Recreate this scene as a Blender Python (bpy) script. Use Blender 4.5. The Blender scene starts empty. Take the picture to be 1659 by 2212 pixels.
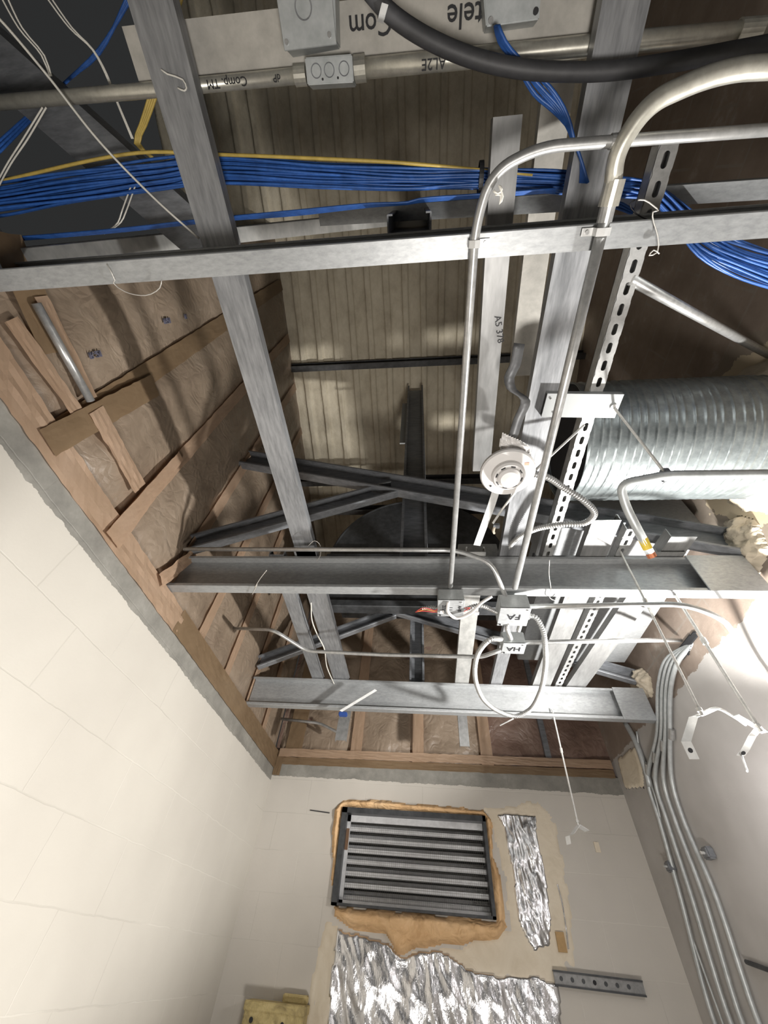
import bpy, bmesh, math, random
from mathutils import Vector, Matrix, noise
random.seed(7)
scene = bpy.context.scene
col = scene.collection

# ------------------------------------------------------------------ camera
F = 822.05
AX = Matrix(((0.9955306, -0.0089348, -0.0940162),
             (0.0670687, 0.7677562, 0.6372222),
             (0.0664881, -0.6406798, 0.7649240)))      # rows: world axes seen from the camera (right, down, forward)
CAM = Vector((0, 0, 1.55))
cd = bpy.data.cameras.new('camera'); cam = bpy.data.objects.new('camera', cd); col.objects.link(cam)
cd.sensor_fit = 'VERTICAL'; cd.sensor_height = 36; cd.lens = F * 36 / 2212; cd.clip_start = 0.01
m3 = Matrix((AX.col[0], -AX.col[1], -AX.col[2])).transposed()
cam.matrix_world = Matrix.Translation(CAM) @ m3.to_4x4()
scene.camera = cam

# ------------------------------------------------------------------ world, lamps, exposure
w = bpy.data.worlds.new('world'); scene.world = w; w.use_nodes = True
w.node_tree.nodes['Background'].inputs[0].default_value = (0.78, 0.80, 0.80, 1)
w.node_tree.nodes['Background'].inputs[1].default_value = 0.028

def lamp(name, kind, loc, power, color, size=0.06, aim=None, cone=160, blend=0.5):
    l = bpy.data.lights.new(name, kind); l.energy = power; l.color = color
    o = bpy.data.objects.new(name, l); col.objects.link(o); o.location = loc
    if kind == 'AREA': l.shape = 'DISK'; l.size = size
    else: l.shadow_soft_size = size
    if kind == 'SPOT': l.spot_size = math.radians(cone); l.spot_blend = blend
    if aim is not None:
        o.rotation_euler = (Vector(aim) - Vector(loc)).to_track_quat('-Z', 'Y').to_euler()
    return o
lamp('work_light', 'SPOT', (1.14, 1.45, 2.00), 190, (1.0, 0.98, 0.945), 0.03, aim=(-0.25, 1.05, 3.5), cone=160, blend=0.35)
lamp('work_light_spill', 'POINT', (1.14, 1.66, 1.95), 5.5, (1.0, 0.96, 0.98), 0.05)  # added point light for the hot glow on the right wall
lamp('fill_light', 'AREA', (0.25, 0.5, 0.5), 34, (1.0, 0.955, 0.90), 0.5, aim=(-0.1, 1.3, 2.6))  # added area light for general fill, no lamp stands there
scene.view_settings.view_transform = 'Standard'
scene.view_settings.look = 'None'
scene.view_settings.gamma = 1
scene.view_settings.use_curve_mapping = False
scene.view_settings.exposure = 0.2

# ------------------------------------------------------------------ helpers
def ray(u, v):
    return AX @ Vector(((u - 829.5) / F, (v - 1106) / F, 1))
def W(u, v, k, val):
    i = 'xyz'.index(k); r = ray(u, v)
    return CAM + r * ((val - CAM[i]) / r[i])
def WP(pts, k=None, val=None):
    return [W(p[0], p[1], p[2] if len(p) > 2 else k, p[3] if len(p) > 2 else val) for p in pts]

def obj(name, bm, mat, parent=None, smooth=False, recalc=True):
    if recalc: bmesh.ops.recalc_face_normals(bm, faces=bm.faces)
    me = bpy.data.meshes.new(name); bm.to_mesh(me); bm.free()
    if smooth:
        for p in me.polygons: p.use_smooth = True
    me.materials.append(mat)
    o = bpy.data.objects.new(name, me); col.objects.link(o)
    if parent is not None:
        o.parent = parent; o.matrix_parent_inverse = Matrix.Translation(-Vector(parent.location))
    return o
def tag(o, label, cat, group=None, kind=None):
    o['label'] = label; o['category'] = cat
    if group: o['group'] = group
    if kind: o['kind'] = kind
    return o
def thing(name, label, cat, loc, group=None):
    o = bpy.data.objects.new(name, None); col.objects.link(o); o.location = loc; o.empty_display_size = 0.05
    return tag(o, label, cat, group)
def struct(name, bm, mat, **k):
    o = obj(name, bm, mat, **k); o['kind'] = 'structure'; return o

def box(bm, a, b):
    x0, x1 = sorted((a[0], b[0])); y0, y1 = sorted((a[1], b[1])); z0, z1 = sorted((a[2], b[2]))
    v = [bm.verts.new(p) for p in ((x0,y0,z0),(x1,y0,z0),(x1,y1,z0),(x0,y1,z0),(x0,y0,z1),(x1,y0,z1),(x1,y1,z1),(x0,y1,z1))]
    for f in ((0,3,2,1),(4,5,6,7),(0,1,5,4),(1,2,6,5),(2,3,7,6),(3,0,4,7)): bm.faces.new([v[i] for i in f])
    return v
def bevel_box(a, b, r=0.003, seg=2):
    bm = bmesh.new(); box(bm, a, b)
    bmesh.ops.bevel(bm, geom=bm.edges[:], offset=r, segments=seg, affect='EDGES'); return bm
def obox(bm, c, ax, ay, az, sx, sy, sz):
    vs = []
    for k in (-1, 1):
        for (i, j) in ((-1,-1),(1,-1),(1,1),(-1,1)):
            vs.append(bm.verts.new(c + ax*(i*sx/2) + ay*(j*sy/2) + az*(k*sz/2)))
    for f in ((0,3,2,1),(4,5,6,7),(0,1,5,4),(1,2,6,5),(2,3,7,6),(3,0,4,7)): bm.faces.new([vs[i] for i in f])
def extrude_profile(prof, p0, p1, adir, bdir, bm=None, cap=True, wobble=0):
    bm = bm or bmesh.new(); p0 = Vector(p0); p1 = Vector(p1)
    n = 1 if not wobble else 12
    rings = []
    for s in range(n + 1):
        t = s / n; c = p0.lerp(p1, t)
        rings.append([bm.verts.new(c + adir*a + bdir*b) for a, b in prof])
    k = len(prof)
    for s in range(n):
        for i in range(k):
            bm.faces.new((rings[s][i], rings[s][(i+1) % k], rings[s+1][(i+1) % k], rings[s+1][i]))
    if cap:
        bm.faces.new(rings[0][::-1]); bm.faces.new(rings[-1])
    return bm
def cprof(B, H, L=0.012, t=0.004):
    return [(0,0),(B-0.002,0),(B,0.002),(B,L),(B-t,L),(B-t,t),(t,t),(t,H-t),(B-t,H-t),(B-t,H-L),(B,H-L),(B,H-0.002),(B-0.002,H),(0,H)]
def uprof(B, H, t=0.003):
    return [(0,0),(B,0),(B,t),(t,t),(t,H-t),(B,H-t),(B,H),(0,H)]
def resample(pts, step=0.012, smooth=True):
    pts = [Vector(p) for p in pts]
    if not smooth or len(pts) < 3:
        out = [pts[0]]
        for a, b in zip(pts, pts[1:]):
            n = max(1, int((b-a).length / step))
            out += [a.lerp(b, (i+1)/n) for i in range(n)]
        return out
    P = [pts[0]*2 - pts[1]] + pts + [pts[-1]*2 - pts[-2]]
    out = [pts[0].copy()]
    for i in range(1, len(P)-2):
        p0, p1, p2, p3 = P[i-1:i+3]
        d = lambda a, b: max((b-a).length, 1e-5) ** 0.5
        t0 = 0; t1 = d(p0,p1); t2 = t1 + d(p1,p2); t3 = t2 + d(p2,p3)
        n = max(2, int((p2-p1).length / step))
        for s in range(1, n+1):
            t = t1 + (t2-t1)*s/n
            A1 = p0*((t1-t)/(t1-t0)) + p1*((t-t0)/(t1-t0))
            A2 = p1*((t2-t)/(t2-t1)) + p2*((t-t1)/(t2-t1))
            A3 = p2*((t3-t)/(t3-t2)) + p3*((t-t2)/(t3-t2))
            B1 = A1*((t2-t)/(t2-t0)) + A2*((t-t0)/(t2-t0))
            B2 = A2*((t3-t)/(t3-t1)) + A3*((t-t1)/(t3-t1))
            out.append(B1*((t2-t)/(t2-t1)) + B2*((t-t1)/(t2-t1)))
    return out
def fillet(pts, r):
    """straight runs with round bends, the way conduit is bent"""
    pts = [Vector(p) for p in pts]; out = [pts[0]]
    for i in range(1, len(pts)-1):
        a, b, c = pts[i-1:i+2]; rr = r[i-1] if isinstance(r, (list, tuple)) else r
        u1 = (a-b); u2 = (c-b); d = min(rr, u1.length*0.48, u2.length*0.48)
        s = b + u1.normalized()*d; e = b + u2.normalized()*d
        for k in range(11):
            t = k/10; out.append(s*(1-t)**2 + b*2*t*(1-t) + e*t*t)
    out.append(pts[-1]); return out
def tube(path, r, seg=12, bm=None, rf=None, cap=True):
    bm = bm or bmesh.new(); path = [Vector(p) for p in path]
    n = len(path); rings = []; N = None
    for i, p in enumerate(path):
        T = (path[min(i+1, n-1)] - path[max(i-1, 0)])
        if T.length < 1e-9: T = Vector((0,0,1))
        T.normalize()
        if N is None:
            N = T.orthogonal().normalized()
        else:
            N = (N - T*N.dot(T)); N = N.normalized() if N.length > 1e-6 else T.orthogonal().normalized()
        B = T.cross(N); rr = rf(i, n) if rf else r
        rings.append([bm.verts.new(p + (N*math.cos(6.283185*k/seg) + B*math.sin(6.283185*k/seg))*rr) for k in range(seg)])
    for a, b in zip(rings, rings[1:]):
        for k in range(seg): bm.faces.new((a[k], a[(k+1)%seg], b[(k+1)%seg], b[k]))
    if cap: bm.faces.new(rings[0][::-1]); bm.faces.new(rings[-1])
    return bm
def flex(pts, r, amp=0.0019, pitch=0.0088, seg=12):
    path = resample(pts, pitch/6)
    L = 0; ls = [0]
    for a, b in zip(path, path[1:]): L += (b-a).length; ls.append(L)
    return tube(path, r, seg, rf=lambda i, n: r + amp*math.sin(6.283185*ls[i]/pitch))
def strap(pts, wdir, width, t=0.002, bm=None):
    bm = bm or bmesh.new(); pts = [Vector(p) for p in pts]; wdir = Vector(wdir).normalized(); rings = []
    for i, p in enumerate(pts):
        T = (pts[min(i+1, len(pts)-1)] - pts[max(i-1, 0)]).normalized(); n = T.cross(wdir).normalized()
        rings.append([bm.verts.new(p + wdir*(a*width/2) + n*(b*t/2)) for a, b in ((-1,-1),(1,-1),(1,1),(-1,1))])
    for a, b in zip(rings, rings[1:]):
        for k in range(4): bm.faces.new((a[k], a[(k+1)%4], b[(k+1)%4], b[k]))
    bm.faces.new(rings[0][::-1]); bm.faces.new(rings[-1]); return bm
def inpoly(x, y, poly):
    c = False; j = len(poly)-1
    for i in range(len(poly)):
        xi, yi = poly[i]; xj, yj = poly[j]
        if (yi > y) != (yj > y) and x < (xj-xi)*(y-yi)/(yj-yi)+xi: c = not c
        j = i
    return c
def distpoly(x, y, poly):
    best = 9
    for i in range(len(poly)):
        ax, ay = poly[i-1]; bx, by = poly[i]; dx, dy = bx-ax, by-ay
        t = max(0, min(1, ((x-ax)*dx+(y-ay)*dy)/(dx*dx+dy*dy+1e-12)))
        best = min(best, math.hypot(x-ax-t*dx, y-ay-t*dy))
    return best
def blob_sheet(poly, place, cell, height, jag=0.0, holes=()):
    """irregular sheet with body: polygon in (s,t), lifted off its wall by height(s,t,edge distance), with a skirt back to the wall"""
    bm = bmesh.new(); xs = [p[0] for p in poly]; ys = [p[1] for p in poly]
    nx = int((max(xs)-min(xs))/cell)+2; ny = int((max(ys)-min(ys))/cell)+2
    x0, y0 = min(xs)-cell*.5, min(ys)-cell*.5; V = {}
    def ok(i, j):
        s = x0+(i+.5)*cell; t = y0+(j+.5)*cell
        if jag: 
            nn = noise.noise_vector(Vector((s*14, t*14, 3.1))); s += nn.x*jag; t += nn.y*jag
        return inpoly(s, t, poly) and not any(inpoly(s, t, h) for h in holes)
    cells = {(i, j) for i in range(nx) for j in range(ny) if ok(i, j)}
    def vert(i, j):
        if (i, j) not in V:
            s = x0+i*cell; t = y0+j*cell
            d = distpoly(s, t, poly)
            for h in holes: d = min(d, distpoly(s, t, h))
            edge = not all((a, b) in cells for a in (i-1, i) for b in (j-1, j))
            V[(i, j)] = bm.verts.new(place(s, t, 0.0 if edge else height(s, t, d)))
        return V[(i, j)]
    for (i, j) in cells: bm.faces.new((vert(i,j), vert(i+1,j), vert(i+1,j+1), vert(i,j+1)))
    return bm
def fbm(x, y, z, s, o=3):
    return noise.fractal(Vector((x*s, y*s, z*s)), 0.6, 2.1, o)
def text(name, body, size, mat, parent, origin, xdir, ydir, ext=0.0006, bold=0.0):
    c = bpy.data.curves.new(name, 'FONT'); c.body = body; c.size = size; c.extrude = ext; c.resolution_u = 3; c.offset = bold
    c.align_x = 'CENTER'; c.align_y = 'CENTER'
    t = bpy.data.objects.new(name+'_curve', c); col.objects.link(t)
    bpy.context.view_layer.update()
    me = bpy.data.meshes.new_from_object(t.evaluated_get(bpy.context.evaluated_depsgraph_get()))
    bpy.data.objects.remove(t)
    xd = Vector(xdir).normalized(); yd = Vector(ydir); yd = (yd - xd*yd.dot(xd)).normalized(); zd = xd.cross(yd)
    M = Matrix((xd, yd, zd)).transposed().to_4x4(); M.translation = Vector(origin); me.transform(M)
    me.materials.clear(); me.materials.append(mat); me.name = name
    o = bpy.data.objects.new(name, me); col.objects.link(o)
    o.parent = parent; o.matrix_parent_inverse = Matrix.Translation(-Vector(parent.location))
    return o

# ------------------------------------------------------------------ materials
class N:
    def __init__(s, name):
        s.m = bpy.data.materials.new(name); s.m.use_nodes = True; s.t = s.m.node_tree
        s.b = s.t.nodes['Principled BSDF']
        s.geo = s.t.nodes.new('ShaderNodeNewGeometry')
        s.pos = s.geo.outputs['Position']
    def n(s, kind, **ins):
        nd = s.t.nodes.new(kind)
        for k, v in ins.items():
            k2 = int(k[1:]) if k[0] == '_' and k[1:].isdigit() else k.replace('_', ' ')
            if hasattr(v, 'links') or isinstance(v, bpy.types.NodeSocket): s.t.links.new(v, nd.inputs[k2])
            else: nd.inputs[k2].default_value = v
        return nd
    def scale(s, v, sc):
        nd = s.n('ShaderNodeMapping', Vector=v, Scale=sc); return nd.outputs[0]
    def noise(s, sc=5, detail=4, rough=0.6, vec=None, dist=0.0):
        nd = s.n('ShaderNodeTexNoise', Vector=vec or s.pos, Scale=sc, Detail=detail, Roughness=rough, Distortion=dist); return nd.outputs['Fac']
    def ramp(s, fac, stops):
        nd = s.n('ShaderNodeValToRGB', Fac=fac); e = nd.color_ramp.elements
        while len(e) < len(stops): e.new(0.5)
        for i, (p, c) in enumerate(stops):
            e[i].position = p; e[i].color = tuple(c)+(1,) if len(c) == 3 else c
        return nd.outputs[0]
    def mix(s, fac, a, b, mode='MIX'):
        nd = s.t.nodes.new('ShaderNodeMix'); nd.data_type = 'RGBA'; nd.blend_type = mode
        for i, v in ((0, fac), (6, a), (7, b)):
            if isinstance(v, bpy.types.NodeSocket): s.t.links.new(v, nd.inputs[i])
            else: nd.inputs[i].default_value = (tuple(v)+(1,) if i and len(v) == 3 else v)
        return nd.outputs[2]
    def math(s, op, a, b=0.0, c=0.0):
        nd = s.t.nodes.new('ShaderNodeMath'); nd.operation = op
        for i, v in enumerate((a, b, c)):
            if isinstance(v, bpy.types.NodeSocket): s.t.links.new(v, nd.inputs[i])
            else: nd.inputs[i].default_value = v
        return nd.outputs[0]
    def bump(s, h, strength=0.3, dist=0.01):
        nd = s.n('ShaderNodeBump', Height=h, Strength=strength, Distance=dist); s.t.links.new(nd.outputs[0], s.b.inputs['Normal'])
    def set(s, color=None, rough=0.6, metal=0.0, spec=None):
        for k, v in (('Base Color', color), ('Roughness', rough), ('Metallic', metal), ('Specular IOR Level', spec)):
            if v is None: continue
            if isinstance(v, bpy.types.NodeSocket): s.t.links.new(v, s.b.inputs[k])
            else: s.b.inputs[k].default_value = tuple(v)+(1,) if k == 'Base Color' and len(v) == 3 else v
        return s.m
def metal(name, lo, hi, rough=0.42, met=0.55, sc=60, streak=(1,1,1), bump=0.05):
    k = N(name); f1 = k.noise(sc, 3, 0.7, vec=k.scale(k.pos, streak)); f2 = k.noise(4, 3, 0.6)
    c = k.ramp(k.mix(0.35, f1, f2), [(0.36, lo), (0.64, hi)])
    k.bump(f1, bump, 0.002)
    return k.set(c, rough, met)
def plain(name, c, rough=0.6, met=0.0, var=0.12, sc=18, bump=0.1, bsc=None, bd=0.003):
    k = N(name); f = k.noise(sc, 4, 0.65)
    cc = k.ramp(f, [(0.3, [x*(1-var) for x in c]), (0.7, [min(1, x*(1+var)) for x in c])])
    if bump: k.bump(k.noise(bsc or sc*3, 4, 0.6), bump, bd)
    return k.set(cc, rough, met)
M = {}
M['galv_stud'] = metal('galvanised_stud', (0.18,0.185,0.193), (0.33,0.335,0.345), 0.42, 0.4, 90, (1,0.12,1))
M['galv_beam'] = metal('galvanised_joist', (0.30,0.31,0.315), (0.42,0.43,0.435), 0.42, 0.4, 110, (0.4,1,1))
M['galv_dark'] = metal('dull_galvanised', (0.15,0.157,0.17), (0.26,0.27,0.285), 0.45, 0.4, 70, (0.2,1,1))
M['galv_light'] = metal('bright_galvanised', (0.18,0.18,0.178), (0.28,0.28,0.275), 0.4, 0.35, 40, (1,0.2,1))
M['galv_old'] = metal('aged_galvanised', (0.33,0.33,0.32), (0.52,0.52,0.50), 0.5, 0.35, 25, (1,0.5,1))
M['duct'] = metal('galvanised_duct', (0.20,0.225,0.23), (0.34,0.375,0.38), 0.34, 0.65, 30, (1,1,1), 0.1)
M['conduit'] = metal('conduit_steel', (0.36,0.36,0.355), (0.52,0.52,0.51), 0.33, 0.6, 45, (1,1,1))
M['conduit_warm'] = metal('conduit_steel_warm', (0.50,0.48,0.42), (0.68,0.66,0.58), 0.32, 0.65, 45)
M['box_steel'] = metal('junction_box_steel', (0.38,0.40,0.40), (0.52,0.54,0.54), 0.45, 0.4, 30)
M['white_steel'] = metal('bright_zinc', (0.58,0.58,0.57), (0.72,0.72,0.71), 0.35, 0.3, 30)
M['wire'] = plain('tie_wire', (0.6,0.58,0.54), 0.4, 0.4)
M['rod'] = metal('threaded_rod_zinc', (0.5,0.5,0.48), (0.75,0.74,0.71), 0.38, 0.5, 80)
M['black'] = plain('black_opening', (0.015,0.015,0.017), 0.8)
M['dark_metal'] = metal('dark_painted_steel', (0.035,0.037,0.04), (0.075,0.078,0.082), 0.5, 0.3, 20)
M['purlin'] = metal('dark_purlin_steel', (0.05,0.05,0.052), (0.10,0.10,0.10), 0.5, 0.3, 20)
M['marker'] = plain('marker_ink', (0.012,0.012,0.014), 0.6, bump=0)
M['print'] = plain('faded_blue_print', (0.10,0.10,0.14), 0.8, bump=0)
M['blue'] = plain('blue_cable_jacket', (0.03,0.105,0.36), 0.38, 0, 0.25, 40, 0)
M['yellow'] = plain('yellow_cable_jacket', (0.55,0.40,0.10), 0.4, 0, 0.15, 40, 0)
M['white_cable'] = plain('off_white_cable', (0.62,0.60,0.54), 0.5, 0, 0.1, 30, 0)
M['black_cable'] = plain('black_flexible_conduit', (0.045,0.045,0.048), 0.55, 0, 0.2, 30, 0.1)
M['tie'] = plain('black_cable_tie', (0.02,0.02,0.022), 0.5, bump=0)
M['plastic'] = plain('white_detector_plastic', (0.62,0.60,0.585), 0.35, 0, 0.03, 10, 0)
M['red'] = plain('red_wire', (0.6,0.06,0.05), 0.4, bump=0)
M['orange_wire'] = plain('orange_wire', (0.75,0.3,0.07), 0.4, bump=0)
M['label_yellow'] = plain('yellow_label', (0.75,0.55,0.06), 0.5, bump=0)
M['blue_tape'] = plain('blue_tape', (0.02,0.06,0.24), 0.6, bump=0.2)
M['wood'] = plain('raw_wood', (0.42,0.27,0.12), 0.7, 0, 0.2, 12, 0.2)
M['strap_grey'] = plain('grey_primed_plate', (0.30,0.31,0.31), 0.5, 0.1, 0.06, 8, 0.03)
M['plate_dust'] = plain('dusty_light_steel_plate', (0.44,0.42,0.38), 0.7, 0.1, 0.14, 26, 0.1)
M['string'] = plain('white_string', (0.7,0.68,0.62), 0.8, bump=0)

def cmu(name, axis):
    """painted block wall: courses 197 mm, blocks 400 mm, bare grey band above the ragged paint edge"""
    k = N(name); sep = k.n('ShaderNodeSeparateXYZ', Vector=k.pos)
    z = sep.outputs[2]; h = sep.outputs[1] if axis == 'y' else sep.outputs[0]
    nz = k.noise(9, 3, 0.6)
    wob = k.math('MULTIPLY', k.math('SUBTRACT', nz, 0.5), 0.012)
    zz = k.math('ADD', k.math('SUBTRACT', z, 1.595 - 0.197*8), wob)
    hh = k.math('ADD', k.math('SUBTRACT', h, 1.2 - 0.4*10), wob)
    v = k.n('ShaderNodeCombineXYZ', X=hh, Y=zz).outputs[0]
    br = k.n('ShaderNodeTexBrick', Vector=v, Scale=1.0)
    br.inputs['Mortar Size'].default_value = 0.0028; br.inputs['Mortar Smooth'].default_value = 0.6
    br.inputs['Brick Width'].default_value = 0.4; br.inputs['Row Height'].default_value = 0.197
    br.inputs['Color1'].default_value = (1,1,1,1); br.inputs['Color2'].default_value = (1,1,1,1); br.inputs['Mortar'].default_value = (0,0,0,1)
    j = br.outputs['Fac']
    pn = k.noise(1.7, 3, 0.6)
    if axis == 'y': paint = k.ramp(pn, [(0.35, (0.485,0.455,0.405)), (0.65, (0.53,0.50,0.445))])
    else: paint = k.ramp(pn, [(0.35, (0.475,0.445,0.40)), (0.65, (0.53,0.495,0.445))])
    # joints shift at random from faintly darker to faintly lighter than the paint
    jn = k.noise(2.3, 2, 0.5)
    jc = k.ramp(jn, [(0.42, (0.36,0.34,0.30)), (0.60, (0.66,0.63,0.57))])
    paint = k.mix(k.math('MULTIPLY', j, 0.30), paint, jc)
    gn = k.noise(7, 5, 0.7)
    grey = k.ramp(gn, [(0.32, (0.17,0.162,0.145)), (0.55, (0.235,0.225,0.20)), (0.75, (0.32,0.305,0.275))])
    edge = k.math('ADD', z, k.math('MULTIPLY', k.math('SUBTRACT', k.noise(14, 4, 0.7), 0.5), 0.035))
    lim = 2.365 if axis == 'y' else 2.40
    f = k.math('GREATER_THAN', edge, lim)
    c = k.mix(f, paint, grey)
    fine = k.noise(70, 3, 0.6)
    hgt = k.math('SUBTRACT', k.math('MULTIPLY', fine, 0.25), j)
    k.bump(hgt, 0.25, 0.006)
    return k.set(c, 0.5, 0.0, 0.4)
M['cmu_left'] = cmu('painted_block_left', 'y')
M['cmu_back'] = cmu('painted_block_back', 'x')

def right_wall_mat():
    k = N('right_wall_board_and_brown_block'); sep = k.n('ShaderNodeSeparateXYZ', Vector=k.pos); y = sep.outputs[1]; z = sep.outputs[2]
    v = k.n('ShaderNodeCombineXYZ', X=y, Y=z).outputs[0]
    br = k.n('ShaderNodeTexBrick', Vector=v, Scale=1.0)
    br.inputs['Mortar Size'].default_value = 0.007; br.inputs['Mortar Smooth'].default_value = 0.4
    br.inputs['Brick Width'].default_value = 0.4; br.inputs['Row Height'].default_value = 0.2
    j = br.outputs['Fac']
    bn = k.noise(5, 5, 0.65)
    brown = k.ramp(bn, [(0.3, (0.20,0.155,0.125)), (0.6, (0.275,0.22,0.18)), (0.72, (0.38,0.33,0.285))])
    jn = k.noise(4, 4, 0.7)
    brown = k.mix(k.math('MULTIPLY', j, k.ramp(jn, [(0.4,(0.15,)*3),(0.6,(0.9,)*3)])), brown, (0.27,0.235,0.20))
    white = k.ramp(k.noise(3, 3, 0.6), [(0.35, (0.40,0.38,0.36)), (0.65, (0.47,0.45,0.43))])
    edge = k.math('ADD', z, k.math('MULTIPLY', k.math('SUBTRACT', k.noise(6, 5, 0.7), 0.5), 0.12))
    f = k.math('GREATER_THAN', edge, 2.60)
    # overspray foam and skim coat around the duct
    dy = k.math('SUBTRACT', y, 0.86); dz = k.math('SUBTRACT', z, 3.02)
    d = k.math('ADD', k.math('SQRT', k.math('ADD', k.math('MULTIPLY', dy, dy), k.math('MULTIPLY', dz, dz))), k.math('MULTIPLY', k.math('SUBTRACT', k.noise(5, 5, 0.7), 0.5), 0.22))
    g = k.math('LESS_THAN', d, 0.36)
    g2 = k.math('LESS_THAN', d, 0.44)
    c = k.mix(f, white, brown); c = k.mix(g2, c, (0.25,0.21,0.17)); c = k.mix(g, c, (0.50,0.42,0.30))
    k.bump(k.noise(30, 4, 0.6), 0.25, 0.004)
    return k.set(c, 0.6, 0.0, 0.4)
M['right'] = right_wall_mat()
def deck_mat():
    k = N('spray_foam_on_deck')
    a = k.noise(9, 5, 0.7, vec=k.scale(k.pos, (1,0.6,1))); f = k.noise(60, 3, 0.7)
    c = k.ramp(a, [(0.28, (0.46,0.40,0.295)), (0.5, (0.59,0.525,0.40)), (0.75, (0.70,0.635,0.50))])
    k.bump(k.mix(0.5, a, f), 0.55, 0.012)
    return k.set(c, 0.75)
M['deck'] = deck_mat()
def kraft(name, c0, c1, c2, rough=0.5, s=(1,1,1), bstr=0.6):
    k = N(name); v = k.scale(k.pos, s)
    a = k.noise(6, 5, 0.65, vec=v, dist=1.2); b = k.noise(2.2, 3, 0.6)
    c = k.ramp(k.mix(0.5, a, b), [(0.33, c0), (0.5, c1), (0.68, c2)])
    vor = k.n('ShaderNodeTexVoronoi', Vector=k.n('ShaderNodeVectorMath', _0=v, _1=k.n('ShaderNodeTexNoise', Vector=v, Scale=4.0).outputs['Color']).outputs[0], Scale=9.0)
    vor.feature = 'DISTANCE_TO_EDGE'
    k.bump(k.mix(0.5, a, vor.outputs[0]), bstr, 0.02)
    return k.set(c, rough)
M['kraft'] = kraft('kraft_facing', (0.155,0.115,0.082), (0.225,0.172,0.125), (0.295,0.232,0.175), 0.42)
M['kraft_dark'] = kraft('kraft_facing_reddish', (0.11,0.07,0.055), (0.17,0.11,0.085), (0.25,0.18,0.145), 0.4)
M['tape'] = kraft('tan_paper_tape', (0.50,0.345,0.23), (0.57,0.405,0.28), (0.64,0.47,0.34), 0.42, (1,1,1), 0.10)
M['tape_brown'] = kraft('brown_paper_tape', (0.26,0.175,0.10), (0.32,0.22,0.13), (0.38,0.27,0.165), 0.4, (1,1,1), 0.08)
def foil():
    k = N('crumpled_foil'); a = k.noise(40, 3, 0.6, vec=k.scale(k.pos, (1.7,1,0.8)), dist=1.5)
    c = k.ramp(k.noise(6, 3, 0.6), [(0.35, (0.62,0.62,0.63)), (0.7, (0.88,0.88,0.90))])
    k.bump(a, 0.30, 0.006); return k.set(c, 0.24, 0.95)
M['foil'] = foil()
M['foam_orange'] = kraft('orange_spray_foam', (0.46,0.27,0.12), (0.68,0.44,0.23), (0.80,0.56,0.33), 0.8, (1,1,1), 0.9)
M['mastic'] = kraft('tan_mastic', (0.56,0.48,0.36), (0.64,0.56,0.44), (0.70,0.63,0.51), 0.6, (1,1,1), 0.25)
M['foam_pale'] = kraft('pale_spray_foam', (0.38,0.33,0.26), (0.5,0.43,0.33), (0.6,0.53,0.42), 0.8, (1,1,1), 0.8)
M['yellow_box'] = kraft('yellow_oversprayed_steel', (0.22,0.17,0.07), (0.50,0.40,0.18), (0.66,0.56,0.30), 0.6, (3,3,3), 0.4)
M['floor'] = plain('concrete_floor', (0.30,0.29,0.27), 0.7, 0, 0.15, 4, 0.1)
M['louver_blade'] = metal('louver_aluminium', (0.62,0.62,0.63), (0.82,0.82,0.83), 0.35, 0.4, 25)
M['screen'] = plain('screen_wire', (0.20,0.19,0.17), 0.5, 0.5, bump=0)

# ------------------------------------------------------------------ the setting
LX, RX, BY = -1.105, 1.36, 3.225
TOP = 2.50                      # top of the block wall
def roof_z(y): return 5.28 - 0.275*y
bm = bmesh.new(); box(bm, (-4.5,-3,-0.1), (RX+.2,BY+.2,0)); struct('floor', bm, M['floor'])
bm = bmesh.new(); box(bm, (LX-.2,-1.2,0), (LX,BY+.2,TOP)); struct('wall_left', bm, M['cmu_left'])
hx0, hx1, hz0, hz1 = -0.545, 0.412, 1.762, 2.232
bm = bmesh.new()
box(bm, (LX,BY,0), (hx0,BY+.2,TOP)); box(bm, (hx1,BY,0), (RX,BY+.2,TOP))
box(bm, (hx0,BY,0), (hx1,BY+.2,hz0)); box(bm, (hx0,BY,hz1), (hx1,BY+.2,TOP))
struct('wall_back', bm, M['cmu_back'])
bm = bmesh.new(); box(bm, (RX,-1.2,0), (RX+.2,BY+.2,5.8)); struct('wall_right', bm, M['right'])
# framed, insulated walls standing on the block
bm = bmesh.new()
v = [(LX-.03,0.11,TOP),(LX-.03,BY,TOP),(LX-.03,BY,roof_z(BY)+.1),(LX-.03,0.11,roof_z(0)+.1)]
vs = [bm.verts.new(p) for p in v] + [bm.verts.new((p[0]-.15,p[1],p[2])) for p in v]
for f in ((0,1,2,3),(7,6,5,4),(0,4,5,1),(1,5,6,2),(2,6,7,3),(3,7,4,0)): bm.faces.new([vs[i] for i in f])
struct('wall_left_upper', bm, M['kraft_dark'])
bm = bmesh.new(); box(bm, (LX-.03,BY+.03,TOP), (RX,BY+.2,roof_z(BY)+.1)); struct('wall_back_upper', bm, M['kraft_dark'])
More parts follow.
